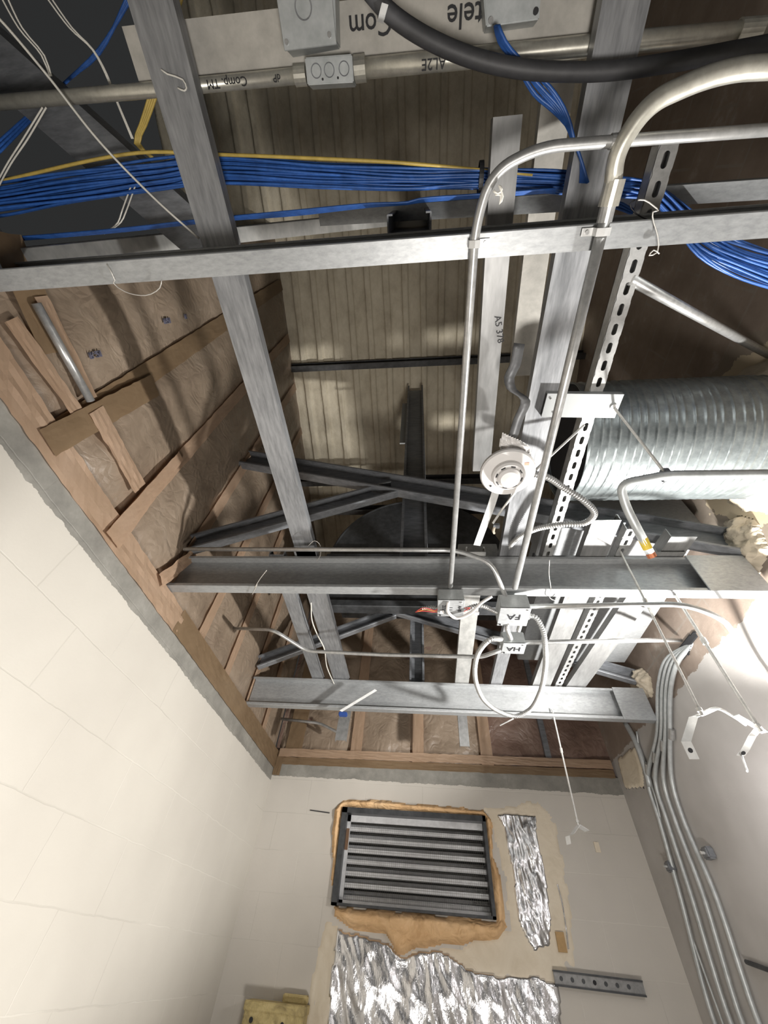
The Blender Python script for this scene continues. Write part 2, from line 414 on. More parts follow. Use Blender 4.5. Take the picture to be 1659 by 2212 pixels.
# roof deck: ribbed steel under foam
def deck():
    bm = bmesh.new(); x = -1.9; prof = []
    P = 0.152
    while x < RX:
        prof += [(x,0),(x+P*.60,0.0),(x+P*.66,-0.016),(x+P*.94,-0.016)]; x += P
    xs = []
    for a, b in zip(prof, prof[1:]):
        for t in (0, .25, .5, .75): xs.append((a[0]+(b[0]-a[0])*t, a[1]+(b[1]-a[1])*t))
    ny = 110; rows = []
    for j in range(ny+1):
        y = -2.4 + (BY+2.6)*j/ny; row = []
        for (px, d) in xs:
            n = fbm(px*1.0, y, 0, 7, 3)*0.010 + fbm(px, y, 5, 22, 2)*0.004
            q = 0.012*noise.noise(Vector((px*3, y*1.3, 9)))
            row.append(bm.verts.new((px + q, y, roof_z(y) - d*-1 + n)))
        rows.append(row)
    for a, b in zip(rows, rows[1:]):
        for i in range(len(a)-1): bm.faces.new((a[i], a[i+1], b[i+1], b[i]))
    return bm
o = struct('ceiling', deck(), M['deck'], smooth=True)
sm = o.modifiers.new('body', 'SOLIDIFY'); sm.thickness = 0.04; sm.offset = 1

# ------------------------------------------------------------------ insulation batts and tape, left wall
def wall_panel(y0, y1, z0, z1f, x, puff, sgn=1, n=(14, 30), seed=0, axis='y', amp=0.012):
    """puffed batt facing: a grid with body, bulging into the room"""
    bm = bmesh.new(); rows = []
    for j in range(n[1]+1):
        row = []
        for i in range(n[0]+1):
            s = i/n[0]; t = j/n[1]; yy = y0 + (y1-y0)*s; zt = z1f(yy); zz = z0 + (zt-z0)*t
            e = min(1, min(s, 1-s)*5)*min(1, min(t, 1-t)*n[1]/3)
            d = puff*math.sin(math.pi*s)*e + amp*e*(fbm(yy+seed, zz, seed, 5, 4)) + 0.006*e*abs(fbm(yy*2, zz*.7, seed+3, 9, 2))
            p = (x + d*sgn, yy, zz) if axis == 'y' else (yy, x - d, zz)
            row.append(bm.verts.new(p))
        rows.append(row)
    for a, b in zip(rows, rows[1:]):
        for i in range(len(a)-1): bm.faces.new((a[i], a[i+1], b[i+1], b[i]))
    return bm
seams = [0.11, 0.50, 0.885, 1.27, 1.66, 2.05, 2.45, 2.84, BY]
names = ['beside the long silver pipe, printed in faded blue', 'just past the brown tape that overlaps the block', 'wrinkled one between the second and third tape seams',
         'behind the end of the middle joist', 'where the offset conduit comes out', 'low bay just before the far joist', 'behind the end of the far joist', 'in the far left corner']
for i in range(len(seams)-1):
    a, b = seams[i], seams[i+1]
    o = obj('insulation_batt', wall_panel(a, b, TOP-.01, lambda y: roof_z(y)-.02, LX-.028, 0.022, seed=i*3.3, n=(16, 60)), M['kraft'], smooth=True)
    tag(o, 'left wall kraft batt, ' + names[i], 'insulation', 'insulation batts of the left wall')
    if i == 0:
        for (u, v_, tx, sz) in ((360, 692, 'R21', .032), (400, 683, 'R', .03), (205, 765, 'R-21', .03)):
            c = W(u, v_, 'x', LX+.004); text('print', tx, sz, M['print'], o, (LX+.006, c.y, c.z), (0,.15,1), (0,1,0), 0.004)
def tape_strip(a, b, wdt, x, mat, n=24, wav=0.006, axis='x', taper=1.0, th=0.003, seed=0, lift=0.0):
    """paper tape: from a to b (in the wall's own plane), ragged, a little buckled"""
    a = Vector(a); b = Vector(b); T = (b-a).normalized()
    nrm = Vector((1,0,0)) if axis == 'x' else Vector((0,-1,0)); S = T.cross(nrm).normalized()
    bm = bmesh.new(); rows = []
    for i in range(n+1):
        t = i/n; c = a.lerp(b, t); w2 = wdt*(1+(taper-1)*t); row = []
        for k in range(7):
            s = k/6-.5
            jag = 0.004*noise.noise(Vector((c.y*30+seed, c.z*30+c.x*30, k)))
            p = c + S*(s*w2+ (jag if k in (0,6) else 0)) + nrm*(lift + th + wav*.35*fbm(c.y*2+s, c.z*2+c.x*2, seed, 5, 3))
            row.append(bm.verts.new(p))
        rows.append(row)
    for r0, r1 in zip(rows, rows[1:]):
        for k in range(6): bm.faces.new((r0[k], r0[k+1], r1[k+1], r1[k]))
    ex = bmesh.ops.solidify(bm, geom=bm.faces[:], thickness=0.0012)
    return bm
sx = LX-.018
tl = ['above the silver pipe end', 'crossing in an X below the wrinkled batt', 'reaching the middle joist', 'running up behind the offset conduit', 'behind the flat strap joists', 'ending at the far joist', 'last one before the corner']
for i, y in enumerate(seams[1:-1]):
    z1 = roof_z(y)-.05; top = Vector((sx, y, z1))
    if i == 0: mat, wd = 'tape_brown', .085
    else: mat, wd = ('tape', .07)
    o = obj('tape_strip', tape_strip((sx, y, TOP+.02), top, wd, sx, M[mat], n=60, seed=i, lift=.004), M[mat], smooth=False)
    tag(o, 'tan tape over a left wall seam, ' + tl[i], 'tape', 'tape over the left wall seams')
# strips with shapes of their own in the near left
def tstrip(pts, wd, mat, label, x=LX, th=0.006, **k):
    p = WP(pts, 'x', x)
    bm = bmesh.new()
    o = obj('tape_strip', tape_strip(p[0], p[1], wd, x, M[mat], th=th, **k), M[mat])
    return tag(o, label, 'tape')
tstrip([(95,958),(330,832)], .085, 'tape_brown', 'brown tape strip with a loose end hanging over the bare block, left wall', th=.012, wav=.004)
tstrip([(30,640),(100,640)], .30, 'tape_brown', 'brown paper patch under the left end of the near joist', th=.004)
tstrip([(85,640),(195,862)], .05, 'tape', 'tan tape strip running along beside the silver pipe', x=LX+.004)
tstrip([(20,690),(175,905)], .05, 'tape', 'tan tape strip on the wall side of the silver pipe', x=LX+.002)
tstrip([(205,885),(300,1055)], .07, 'tape', 'crumpled tan tape between the brown tape and the tape X', x=LX+.01, wav=.012)
tstrip([(236,1168),(385,985)], .085, 'tape', 'tan tape arm rising from the tape X on the left wall', x=LX+.004, th=.014, taper=.55)
tstrip([(345,1255),(420,1195)], .06, 'tape', 'bunched tan tape around the left end of the middle joist', x=LX+.014, wav=.018)
# long flashing strips along the block top
def flashing(name, pts, mat, label, wav=0.012):
    o = obj(name, pts, mat); return tag(o, label, 'tape')
flashing('flashing_strip', tape_strip((LX-.001, 0.12, TOP-.005), (LX-.001, 1.45, TOP-.005), .105, LX, None, n=70, wav=.012, th=.006), M['tape'], 'long crumpled tan tape strip along the top of the left block wall, near half')
flashing('flashing_strip', tape_strip((LX, 1.42, TOP+.0), (LX, BY-.01, TOP+.0), .115, LX, None, n=70, wav=.006, th=.006, seed=4), M['tape_brown'], 'smooth brown tape strip along the top of the left block wall, far half')
flashing('flashing_strip', tape_strip((LX+.02, BY, TOP+.045), (RX-.02, BY, TOP+.075), .055, BY, None, n=70, wav=.008, th=.02, axis='y'), M['tape'], 'tan tape strip along the top of the back wall, upper of two')
flashing('flashing_strip', tape_strip((LX+.02, BY, TOP-.005), (RX-.02, BY, TOP+.02), .05, BY, None, n=70, wav=.005, th=.006, axis='y', seed=3), M['tape_brown'], 'brown tape strip along the top of the back wall, lower of two')
# back wall batts
bs = [LX, -0.985, -0.50, -0.03, 0.475, 0.90, 1.335]
bl = ['in the narrow left corner bay', 'behind the low bent conduit', 'deeply wrinkled, left of centre', 'between the two stud ends', 'dark reddish, right of the stud end', 'dark reddish, behind the single hanging rod']
for i in range(6):
    o = obj('insulation_batt', wall_panel(bs[i], bs[i+1], TOP-.01, lambda y: roof_z(BY), BY+.028, 0.018, seed=20+i*2, n=(14, 50), axis='x', amp=.02), M['kraft' if i < 4 else 'kraft_dark'], smooth=True)
    tag(o, 'back wall batt, ' + bl[i], 'insulation', 'insulation batts of the back wall')
bl2 = ['at the left corner', 'under the far end of the double studs', 'in the middle, with a gathered foot', 'beside the last stud end']
for i, x in enumerate(bs[1:5]):
    o = obj('tape_strip', tape_strip((x, BY+.005, TOP+.03), (x, BY+.005, roof_z(BY)-.1), .085 if i != 0 else .13, BY, None, n=40, th=.01, axis='y', seed=i), M['tape' if i else 'tape_brown'])
    tag(o, 'tan tape over a back wall seam, ' + bl2[i], 'tape', 'tape over the back wall seams')
o = obj('stud', extrude_profile(uprof(.03,.04), (0.90,BY+.0,TOP+.05), (0.90,BY+.0,roof_z(BY)-.1), Vector((0,1,0)), Vector((1,0,0))), M['galv_dark'])
tag(o, 'dark steel wall stud between the two reddish batts on the back wall', 'stud')
o = obj('corner_tape', tape_strip((LX+.03, BY-.004, 2.40), (LX+.035, BY-.004, 2.56), .055, BY, None, n=8, th=.004, axis='y'), M['tape_brown'])
tag(o, 'short tan tape tab hanging over the block at the far left corner', 'tape')

# ------------------------------------------------------------------ scissor trusses and joists
X, Y_, Z_ = Vector((1,0,0)), Vector((0,1,0)), Vector((0,0,1))
def joist(yw, x0, x1, label, plate_x=None, mat='galv_beam'):
    t = thing('steel_joist', label, 'joist', ((x0+x1)/2, yw, 2.553), 'steel joists across the room')
    obj('channel', extrude_profile(cprof(0.046, 0.178, 0.014, 0.004), (x0,yw,2.553), (x1,yw,2.553), -Y_, Z_), M[mat], t)
    if plate_x:
        bm = bevel_box((plate_x[0], yw-.052, 2.549), (plate_x[1], yw-.046, 2.735), .0015, 1)
        obj('end_plate', bm, M['galv_beam'], t)
    return t
joist(0.118, LX-.02, RX, 'near steel joist crossing the picture above the blue cables')
joist(1.288, LX-.01, RX-.03, 'middle steel joist with the junction boxes under it', (1.10, 1.325))
joist(2.445, LX-.005, RX-.02, 'far steel joist nearest the louver wall', (1.155, 1.335))
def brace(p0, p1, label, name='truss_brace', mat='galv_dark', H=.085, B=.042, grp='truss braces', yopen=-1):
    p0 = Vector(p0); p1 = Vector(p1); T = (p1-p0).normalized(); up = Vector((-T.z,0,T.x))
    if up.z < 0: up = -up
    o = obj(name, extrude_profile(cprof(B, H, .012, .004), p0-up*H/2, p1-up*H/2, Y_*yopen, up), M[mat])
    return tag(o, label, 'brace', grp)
braces = []
for (y, nm, x1) in ((1.262, 'middle', RX), (2.43, 'far', RX)):
    if nm == 'middle':
        brace((LX-.02,y,3.58), (x1,y,2.80), 'long dark brace sloping down from upper left to the duct side, above the middle joist', H=.14, B=.05)
        brace((LX-.02,y,2.80), (-.14,y,3.24), 'short dark brace rising from the left end of the middle joist', H=.11)
    else:
        brace((LX-.02,y,2.83), (-.2,y,3.26), 'short dark brace rising from the left end of the far joist')
        brace((-.32,y,3.33), (x1,y,2.80), 'dark brace sloping down to the right, seen behind the wiring boxes')
brace((LX-.02,.085,2.80), (-.12,.085,3.30), 'light dusty brace rising right just above the near joist', mat='galv_old')
brace((-.30,.06,3.10), (RX,.075,2.79), 'grey brace above the near joist running to the right edge', mat='galv_beam', H=.10)
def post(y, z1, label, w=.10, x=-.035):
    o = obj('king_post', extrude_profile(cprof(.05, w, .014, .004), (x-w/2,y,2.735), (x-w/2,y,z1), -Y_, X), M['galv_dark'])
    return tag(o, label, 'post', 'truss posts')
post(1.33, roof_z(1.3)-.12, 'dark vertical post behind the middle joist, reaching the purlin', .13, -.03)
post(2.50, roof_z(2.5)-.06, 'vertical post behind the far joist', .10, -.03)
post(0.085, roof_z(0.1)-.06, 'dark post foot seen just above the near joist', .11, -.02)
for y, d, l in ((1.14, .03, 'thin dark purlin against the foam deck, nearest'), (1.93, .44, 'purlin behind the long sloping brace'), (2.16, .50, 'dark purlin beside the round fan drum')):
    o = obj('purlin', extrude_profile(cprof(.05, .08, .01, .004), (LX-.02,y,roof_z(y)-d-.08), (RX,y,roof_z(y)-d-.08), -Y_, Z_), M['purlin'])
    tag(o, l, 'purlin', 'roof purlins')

# studs laid along the room on top of the joists
def lay_stud(x0, w, y0, y1, label, mat='galv_stud', z=2.735, B=.036, x1=None, lipside=1):
    x1 = x0 if x1 is None else x1
    p0 = Vector((x0,y0,z)); p1 = Vector((x1,y1,z)); 
    o = obj('furring_stud', extrude_profile(cprof(B, w, .008, .0035), p0, p1, Z_, X), M[mat])
    return tag(o, label, 'stud', 'studs laid on the joists')
s1 = lay_stud(-.565, .092, -.9, 1.36, 'long grey stud slanting down the left half, with a knotted string')
lay_stud(.350, .088, -.9, 1.30, 'long grey stud right of centre, above the large bent conduit', x1=.345)
lay_stud(-.575, .10, 1.20, 2.62, 'right one of the two flat studs between the middle and far joists')
lay_stud(-.70, .072, 1.24, 2.60, 'left one of the two flat studs between the middle and far joists', x1=-.72)
lay_stud(.165, .062, -.115, .80, 'pale flat stud with pencilled numbers, behind the thin conduit', 'galv_light', z=2.74, x1=.195)
lay_stud(.20, .085, 1.22, 2.62, 'rust streaked stud running between the joists below the small wiring box', 'galv_old', x1=.215)
lay_stud(.435, .07, 1.26, 2.5, 'narrow stud passing behind the conduit loop', 'galv_stud')
lay_stud(.680, .108, 1.04, 2.49, 'wide pale stud left of the second slotted channel', 'galv_light', x1=.69)
lay_stud(.985, .115, 1.22, 2.49, 'wide pale stud nearest the right wall', 'galv_light', x1=.885)
o = obj('furring_stud', extrude_profile(cprof(.036, .085, .008, .0035), (.347,-.36,3.15), (.372,.60,3.13), Z_, X), M['plate_dust'])
tag(o, 'dusty pinkish stud higher up behind the pale pencilled stud', 'stud', 'studs laid on the joists')
o = obj('stud_stub', extrude_profile(uprof(.03,.07), (-.545,2.60,2.44), (-.535,2.60,2.73), Y_, X), M['galv_light'])
tag(o, 'pale stud end hanging below the far joist by the blue tape', 'stud')
o = obj('stud_stub', extrude_profile(uprof(.03,.06), (.235,2.66,2.46), (.235,2.66,2.73), Y_, X), M['galv_light'])
tag(o, 'pale stud end hanging below the far joist right of centre', 'stud')
lab = text('marking', 'A5 378', .026, M['marker'], bpy.data.objects['furring_stud.004'], W(1078,712,'z',2.7385), (.25,1,0), (1,-.25,0))

# slotted channels
def slotted(x, y0, y1, label, z=2.735, w=.041, pitch=.05, sl=.030, sw=.0135, name='slotted_channel', dirv=None, origin=None):
    """strut channel: side walls, and a web pierced by real slots"""
    bm = bmesh.new(); L = y1-y0; n = int(L/pitch); t = .0025
    def cell(ya, yb, hole):
        yc = (ya+yb)/2; hy = (yb-ya)/2; out = []; inn = []
        if not hole:
            for zz in (z, z+t):
                bm.faces.new([bm.verts.new(p) for p in ((x,ya,zz),(x+w,ya,zz),(x+w,yb,zz),(x,yb,zz))])
            return
        K = 20
        for k in range(K):
            an = 2*math.pi*k/K; c, s = math.cos(an), math.sin(an)
            m = max(abs(c)/(w/2), abs(s)/hy); out.append((x+w/2+c/m, yc+s/m))
            yy = (sl/2-sw/2)*(1 if s > 0 else -1 if s < -1e-9 else 0)
            inn.append((x+w/2+c*sw/2, yc+yy+s*sw/2))
        for zz in (z, z+t):
            a = [bm.verts.new((p[0],p[1],zz)) for p in out]; b = [bm.verts.new((p[0],p[1],zz)) for p in inn]
            for k in range(K): bm.faces.new((a[k], a[(k+1)%K], b[(k+1)%K], b[k]))
            if zz == z: b0 = b
        for k in range(K): bm.faces.new((b0[k], b0[(k+1)%K], b[(k+1)%K], b[k]))
    for i in range(n): cell(y0+i*pitch, y0+(i+1)*pitch, True)
    if L - n*pitch > .002: cell(y0+n*pitch, y1, False)
    box(bm, (x,y0,z+t), (x+t,y1,z+.041)); box(bm, (x+w-t,y0,z+t), (x+w,y1,z+.041))
    box(bm, (x,y0,z+.0385), (x+.011,y1,z+.041)); box(bm, (x+w-.011,y0,z+.0385), (x+w,y1,z+.041))
    o = obj(name, bm, M['conduit']); return tag(o, label, 'strut channel')
slotted(.527, -.045, 1.30, 'long slotted strut channel running down past the round duct')
slotted(.825, 1.09, 2.47, 'second slotted strut channel between the two wide pale studs', z=2.737)

# dark brace high at left, ghostly cables, and the things on the near truss
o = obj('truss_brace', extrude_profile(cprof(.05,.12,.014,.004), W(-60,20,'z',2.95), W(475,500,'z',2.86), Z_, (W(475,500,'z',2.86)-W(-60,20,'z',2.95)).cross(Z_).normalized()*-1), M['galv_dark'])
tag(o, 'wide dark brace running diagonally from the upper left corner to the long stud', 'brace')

# ------------------------------------------------------------------ plate with the electrical boxes (top of picture)
pz = 2.80
pl = thing('mounting_plate', 'dusty light steel beam at the top with two boxes and marker writing', 'beam', (0,-.27,pz))
a = W(285,128,'z',pz); b = W(1330,15,'z',pz)
T = (b-a).normalized(); S = Vector((-T.y,T.x,0))
obj('channel', extrude_profile(cprof(.04,.092,.01,.004), a - S*.046, b - S*.046, Z_, S), M['plate_dust'], pl)
text('marking', 'Com', .045, M['marker'], pl, W(800,52,'z',pz-.002), -T, S*1.0, bold=.0003)
text('marking', 'tele', .048, M['marker'], pl, W(1004,32,'z',pz-.002), -T, S*1.0, bold=.0003)

def rect_box(name, uv, zb, zt, label, mat='box_steel', cat='box', inset=0.0):
    """steel box whose bottom face is the quad uv seen on height zb"""
    q = WP(uv, 'z', zb); bm = bmesh.new()
    lo = [bm.verts.new(p) for p in q]; hi = [bm.verts.new((p.x,p.y,zt)) for p in q]
    bm.faces.new(lo); bm.faces.new(hi[::-1])
    for i in range(4): bm.faces.new((lo[i], lo[(i+1)%4], hi[(i+1)%4], hi[i]))
    bmesh.ops.bevel(bm, geom=bm.edges[:], offset=.002, segments=2, affect='EDGES')
    c = sum(q, Vector())/4; t = thing(name, label, cat, (c.x, c.y, zt))
    obj('box_body', bm, M[mat], t); return t, q
def disc(c, r, h, mat, parent, name='knockout', nrm=Z_, seg=18):
    return obj(name, tube([c, c + nrm*h], r, seg), M[mat], parent)
def ring(c, r, tr, mat, parent, name='knockout'):
    bm = bmesh.new(); path = [c + Vector((math.cos(a)*r, math.sin(a)*r, 0)) for a in [i*math.pi/12 for i in range(25)]]
    return obj(name, tube(path, tr, 6, bm), M[mat], parent)
def screw(c, r, parent, mat='conduit'):
    return obj('screw', tube([c, c - Z_*.004], r, 10), M[mat], parent)
t, q = rect_box('junction_box', [(597,-60),(722,-60),(726,88),(616,108)], 2.74, 2.80, 'large steel box with cover plate, left one on the dusty beam')
obj('cover', bevel_box((q[3].x-.001,-.5,2.736), (q[2].x+.001, q[3].y+.002, 2.740), .001, 1), M['box_steel'], t)
ring(W(655,15,'z',2.7355), .016, .0012, 'galv_stud', t); screw(W(620,92,'z',2.736), .004, t); screw(W(712,76,'z',2.736), .004, t)
t, q = rect_box('junction_box', [(1040,-60),(1172,-60),(1165,42),(1050,58)], 2.755, 2.80, 'steel box at the top right of the dusty beam, with blue cables leaving it')
screw(W(1060,45,'z',2.755), .005, t); screw(W(1157,25,'z',2.755), .005, t, 'marker')
# conduit with the three knockout box
z = 2.79; r1 = .0135
cz = [(0,222),(640,163)]
o = thing('conduit_run', 'horizontal conduit left of the three-knockout box, marked Comp TM', 'conduit', W(640,163,'z',z))
L_ = WP([(-80,228),(300,197),(650,163)], 'z', z)
obj('pipe', tube(L_, r1, 16), M['conduit_warm'], o, smooth=True)
obj('coupling', tube(WP([(637,164),(662,162)], 'z', z), .017, 16), M['conduit_warm'], o, smooth=False)
dT = (L_[2]-L_[1]).normalized(); dS = Vector((-dT.y, dT.x, 0))
text('marking', 'Comp. TM', .021, M['marker'], o, W(490,178,'z',z-r1-.0012), -dT, dS, .0008)
text('marking', 'dP', .017, M['marker'], o, W(598,168,'z',z-r1-.0012), -dT, dS, .0008)
t, q = rect_box('junction_box', [(658,124),(760,116),(764,178),(664,184)], 2.765, 2.815, 'square box with three round knockouts between two conduits')
for u, v_ in ((683,153),(711,151),(743,148)): ring(W(u,v_,'z',2.7648), .0105, .0009, 'galv_dark', t)
for u, v_ in ((697,171),(730,168)): disc(W(u,v_,'z',2.7648), .0022, .001, 'marker', t, 'hole')
o = thing('conduit_run', 'thick bright conduit right of the three-knockout box, running to the right edge', 'conduit', W(790,150,'z',z))
R_ = WP([(765,150),(1000,127),(1300,96),(1740,58)], 'z', z)
obj('pipe', tube(R_, .0165, 18), M['conduit_warm'], o, smooth=True)
obj('coupling', tube(WP([(766,150),(790,147)], 'z', z), .021, 18), M['conduit_warm'], o)
obj('coupling', tube(WP([(1590,71),(1640,67)], 'z', z), .020, 18), M['conduit_warm'], o)
dT = (R_[1]-R_[0]).normalized(); dS = Vector((-dT.y, dT.x, 0))
text('marking', 'AL2E', .024, M['marker'], o, W(937,137,'z',z-.0175), -dT, dS, .0008)
# black flexible conduit
o = thing('flexible_conduit', 'thick black flexible conduit sagging across the top right', 'conduit', W(1000,115,'z',2.69))
pth = resample(WP([(790,-30),(835,22),(900,70),(1000,118),(1100,145),(1200,155),(1320,153),(1450,135),(1600,108),(1740,82)], 'z', 2.695), .015)
obj('pipe', tube(pth, .0145, 16), M['black_cable'], o, smooth=True)
obj('clip', strap(WP([(832,8,'z',2.678),(826,30,'z',2.678),(822,48,'z',2.70)]), (1,.3,0), .012, .002), M['white_steel'], o)
# ------------------------------------------------------------------ main conduits under the joists
def conduit(name, pts, r, label, bend=.08, mat='conduit', couplings=(), clips=(), seg=14, cat='conduit', grp=None):
    p = fillet(pts, bend)
    t = thing(name, label, cat, pts[0], grp)
    obj('pipe', tube(p, r, seg), M[mat], t, smooth=True)
    for (a, b, rr) in couplings: obj('coupling', tube([a, b], rr, seg), M[mat], t)
    for (c, along, across) in clips:
        bm = bmesh.new(); al = Vector(along).normalized(); ac = Vector(across).normalized()
        pp = [c + ac*(-r*1.15) + Z_*r*1.0, c + ac*(-r*1.1) - Z_*r*.8, c - Z_*r*1.25, c + ac*r*1.1 - Z_*r*.8, c + ac*r*1.2 + Z_*r*.9, c + ac*(r*1.2+.022) + Z_*r*.9]
        obj('clip', strap(pp, al, .014, .0018), M['white_steel'], t)
        obj('screw', tube([c + ac*(r*1.2+.012) + Z_*r*.8, c + ac*(r*1.2+.012) + Z_*(r*.8-.004)], .004, 8), M['conduit'], t)
    return t
zc = 2.538
c1 = [W(1775,272,'z',zc), W(1330,305,'z',zc), W(1165,318,'z',zc), W(1062,372,'z',zc), Vector((.119,.06,zc)), Vector((.118,1.215,zc))]
conduit('conduit_run', c1, .0095, 'thin conduit bending down in the middle to the left junction box', [.1,.1,.09,.12],
        couplings=[(W(1318,306,'z',zc), W(1352,303,'z',zc), .0115)], clips=[(Vector((.119,.09,zc)), Y_, X)])
c2 = [W(1775,140,'z',2.525), W(1560,150,'z',2.525), W(1400,222,'z',2.525), W(1330,330,'z',2.53), Vector((.374,.02,2.535))]
t = conduit('conduit_run', c2, .0155, 'large curved conduit entering from the upper right', [.12,.14,.12], 'conduit_warm')
obj('coupling', tube([Vector((.374,.005,2.535)), Vector((.373,.045,2.535))], .0185, 16), M['conduit_warm'], t)
conduit('conduit_run', [Vector((.373,.03,2.536)), Vector((.371,.6,2.537)), Vector((.368,1.215,2.537))], .0118, 'bright straight conduit running down to the right junction box',
        couplings=[(Vector((.373,.04,2.536)), Vector((.373,.07,2.536)), .0145)], clips=[(Vector((.373,.085,2.536)), Y_, -X)])

# junction boxes under the middle joist
def jbox(c, s, h, label, txt, lines, rot=0):
    t = thing('junction_box', label, 'box', c)
    bm = bevel_box((c[0]-s[0]/2, c[1]-s[1]/2, c[2]), (c[0]+s[0]/2, c[1]+s[1]/2, c[2]+h), .003)
    obj('box_body', bm, M['box_steel'], t)
    obj('cover', bevel_box((c[0]-s[0]/2-.002, c[1]-s[1]/2-.002, c[2]-.003), (c[0]+s[0]/2+.002, c[1]+s[1]/2+.002, c[2]), .001, 1), M['galv_beam'], t)
    for i in (-1, 1): screw(Vector((c[0]+i*(s[0]/2-.009), c[1]-i*(s[1]/2-.009), c[2]-.003)), .0035, t, 'black' if i < 0 else 'white_steel')
    for (tx, dx, dy, sz, xd, yd) in lines:
        text('marking', tx, sz, M['marker'], t, (c[0]+dx, c[1]+dy, c[2]-.0042), xd, yd, .0005)
    return t
jbox((.118,1.268,2.475), (.10,.10), .055, 'left square junction box with pen writing at the end of the thin conduit', '', [
    ('277V', -.028, 0, .021, Y_, -X*-1), ('1 1', 0, 0, .018, Y_, X), ('AHJE', .034, 0, .019, Y_, X)])
jbox((.362,1.30,2.462), (.112,.112), .065, 'right junction box marked with large pen letters under the middle joist', '', [('FA', 0, -.004, .048, -X, Y_*1)])
jbox((.385,1.49,2.44), (.09,.075), .055, 'lower junction box with pen letters at the top of the conduit loop', '', [('HA', 0, 0, .042, -X, Y_)])

# conduits between joists
conduit('conduit_run', [W(398,1186,'z',2.715), W(985,1188,'z',2.66), W(1062,1215,'z',2.60), Vector((.340,1.262,2.515))], .0095,
        'conduit crossing just above the middle joist and bending into the right junction box', [.05,.05])
conduit('conduit_run', [Vector((LX-.03,1.93,2.79)), W(590,1360,'z',2.64), W(662,1406,'z',2.60), W(820,1414,'z',2.56), W(1040,1419,'z',2.49), W(1088,1402,'z',2.47)], .0092,
        'offset conduit from the left wall to the lower junction box, between the joists', [.06,.05,.05,.03])
conduit('conduit_run', [Vector((.43,1.49,2.467)), W(1400,1383,'z',2.55), Vector((RX-.02,1.87,2.735))], .0092,
        'straight bright conduit from the lower junction box to the hole in the right wall', .05)
conduit('conduit_run', [Vector((.42,1.285,2.50)), W(1480,1305,'z',2.44), W(1560,1335,'z',2.40), W(1640,1440,'x',RX-.035), W(1760,1600,'x',RX-.035)], .0095,
        'conduit leaving the right junction box, bending down the right wall', [.06,.06,.05])
conduit('conduit_run', [W(608,1553,'y',BY-.12), W(690,1562,'y',BY-.14), W(745,1590,'y',BY-.2), W(752,1560,'y',BY-.3)], .010,
        'low bent conduit in the far left corner below the far joist', [.05,.04], 'conduit')
# bent copper-tipped pipe with the label
t = conduit('bent_pipe', [W(1780,1022,'z',2.50), W(1440,1026,'z',2.50), W(1338,1045,'z',2.50), W(1352,1095,'z',2.47), W(1407,1200,'z',2.38)], .0125,
        'bent grey pipe with a yellow label hanging in front of the round duct', [.03,.085,.07], 'box_steel', cat='pipe')
pa = W(1391,1168,'z',2.408); pb = W(1402,1190,'z',2.389)
obj('label_sleeve', tube([W(1388,1163,'z',2.412), W(1399,1185,'z',2.393)], .0131, 14), M['label_yellow'], t)
obj('copper_tip', tube([W(1404,1194,'z',2.385), W(1409,1203,'z',2.377)], .0128, 14), plain('copper_tip', (.55,.2,.1), .4, .6), t)
# pole from the slotted channel
conduit('strut_pole', [W(1362,603,'z',2.742), Vector((RX+.02,.585,3.19))], .014, 'grey pole slanting from the slotted channel to the right wall', 0, 'conduit', cat='pole')
# silver pipe on left wall
conduit('wall_pipe', [W(78,655,'x',LX+.02), W(196,866,'x',LX+.02)], .0125, 'shiny silver pipe lying along the left wall insulation', 0, 'conduit', cat='pipe')
o = conduit('wall_pipe', [W(-20,480,'z',2.86), W(30,556,'z',2.75)], .012, 'short grey pipe at the left edge above the near joist', 0, 'box_steel', cat='pipe')

# ------------------------------------------------------------------ round duct
def spiral_duct():
    bm = bmesh.new(); c = Vector((0, .845, 3.005)); R = .24; x0, x1 = .60, RX+.01
    path = []; prof = []
    n = 400
    rings = []
    for i in range(n+1):
        x = x0 + (x1-x0)*i/n
        ring_ = []
        for k in range(56):
            an = 2*math.pi*k/56
            ph = ((x - x0)/0.125 + k/56*1.0) % 1.0       # helical seam
            rib = .0036*math.exp(-((ph-.5)/.026)**2) + .0026*math.exp(-((ph-.22)/.035)**2) + .0026*math.exp(-((ph-.78)/.035)**2) + .0026*math.exp(-((ph-.02)/.035)**2)
            rr = R + rib + .0015*noise.noise(Vector((x*5, math.cos(an)*2, math.sin(an)*2)))
            ring_.append(bm.verts.new((x, c.y + math.cos(an)*rr, c.z + math.sin(an)*rr)))
        rings.append(ring_)
    for a, b in zip(rings, rings[1:]):
        for k in range(56): bm.faces.new((a[k], a[(k+1)%56], b[(k+1)%56], b[k]))
    return bm
t = thing('round_duct', 'large round spiral galvanised duct coming out of the right wall', 'duct', (.98,.845,2.765))
o = obj('duct_shell', spiral_duct(), M['duct'], t, smooth=True)
so = o.modifiers.new('wall', 'SOLIDIFY'); so.thickness = .004
bm = tube([Vector((.62,.845,3.005)), Vector((.64,.845,3.005))], .232, 40); obj('opening_shade', bm, M['black'], t)  # black disc paints the shade inside the open duct end
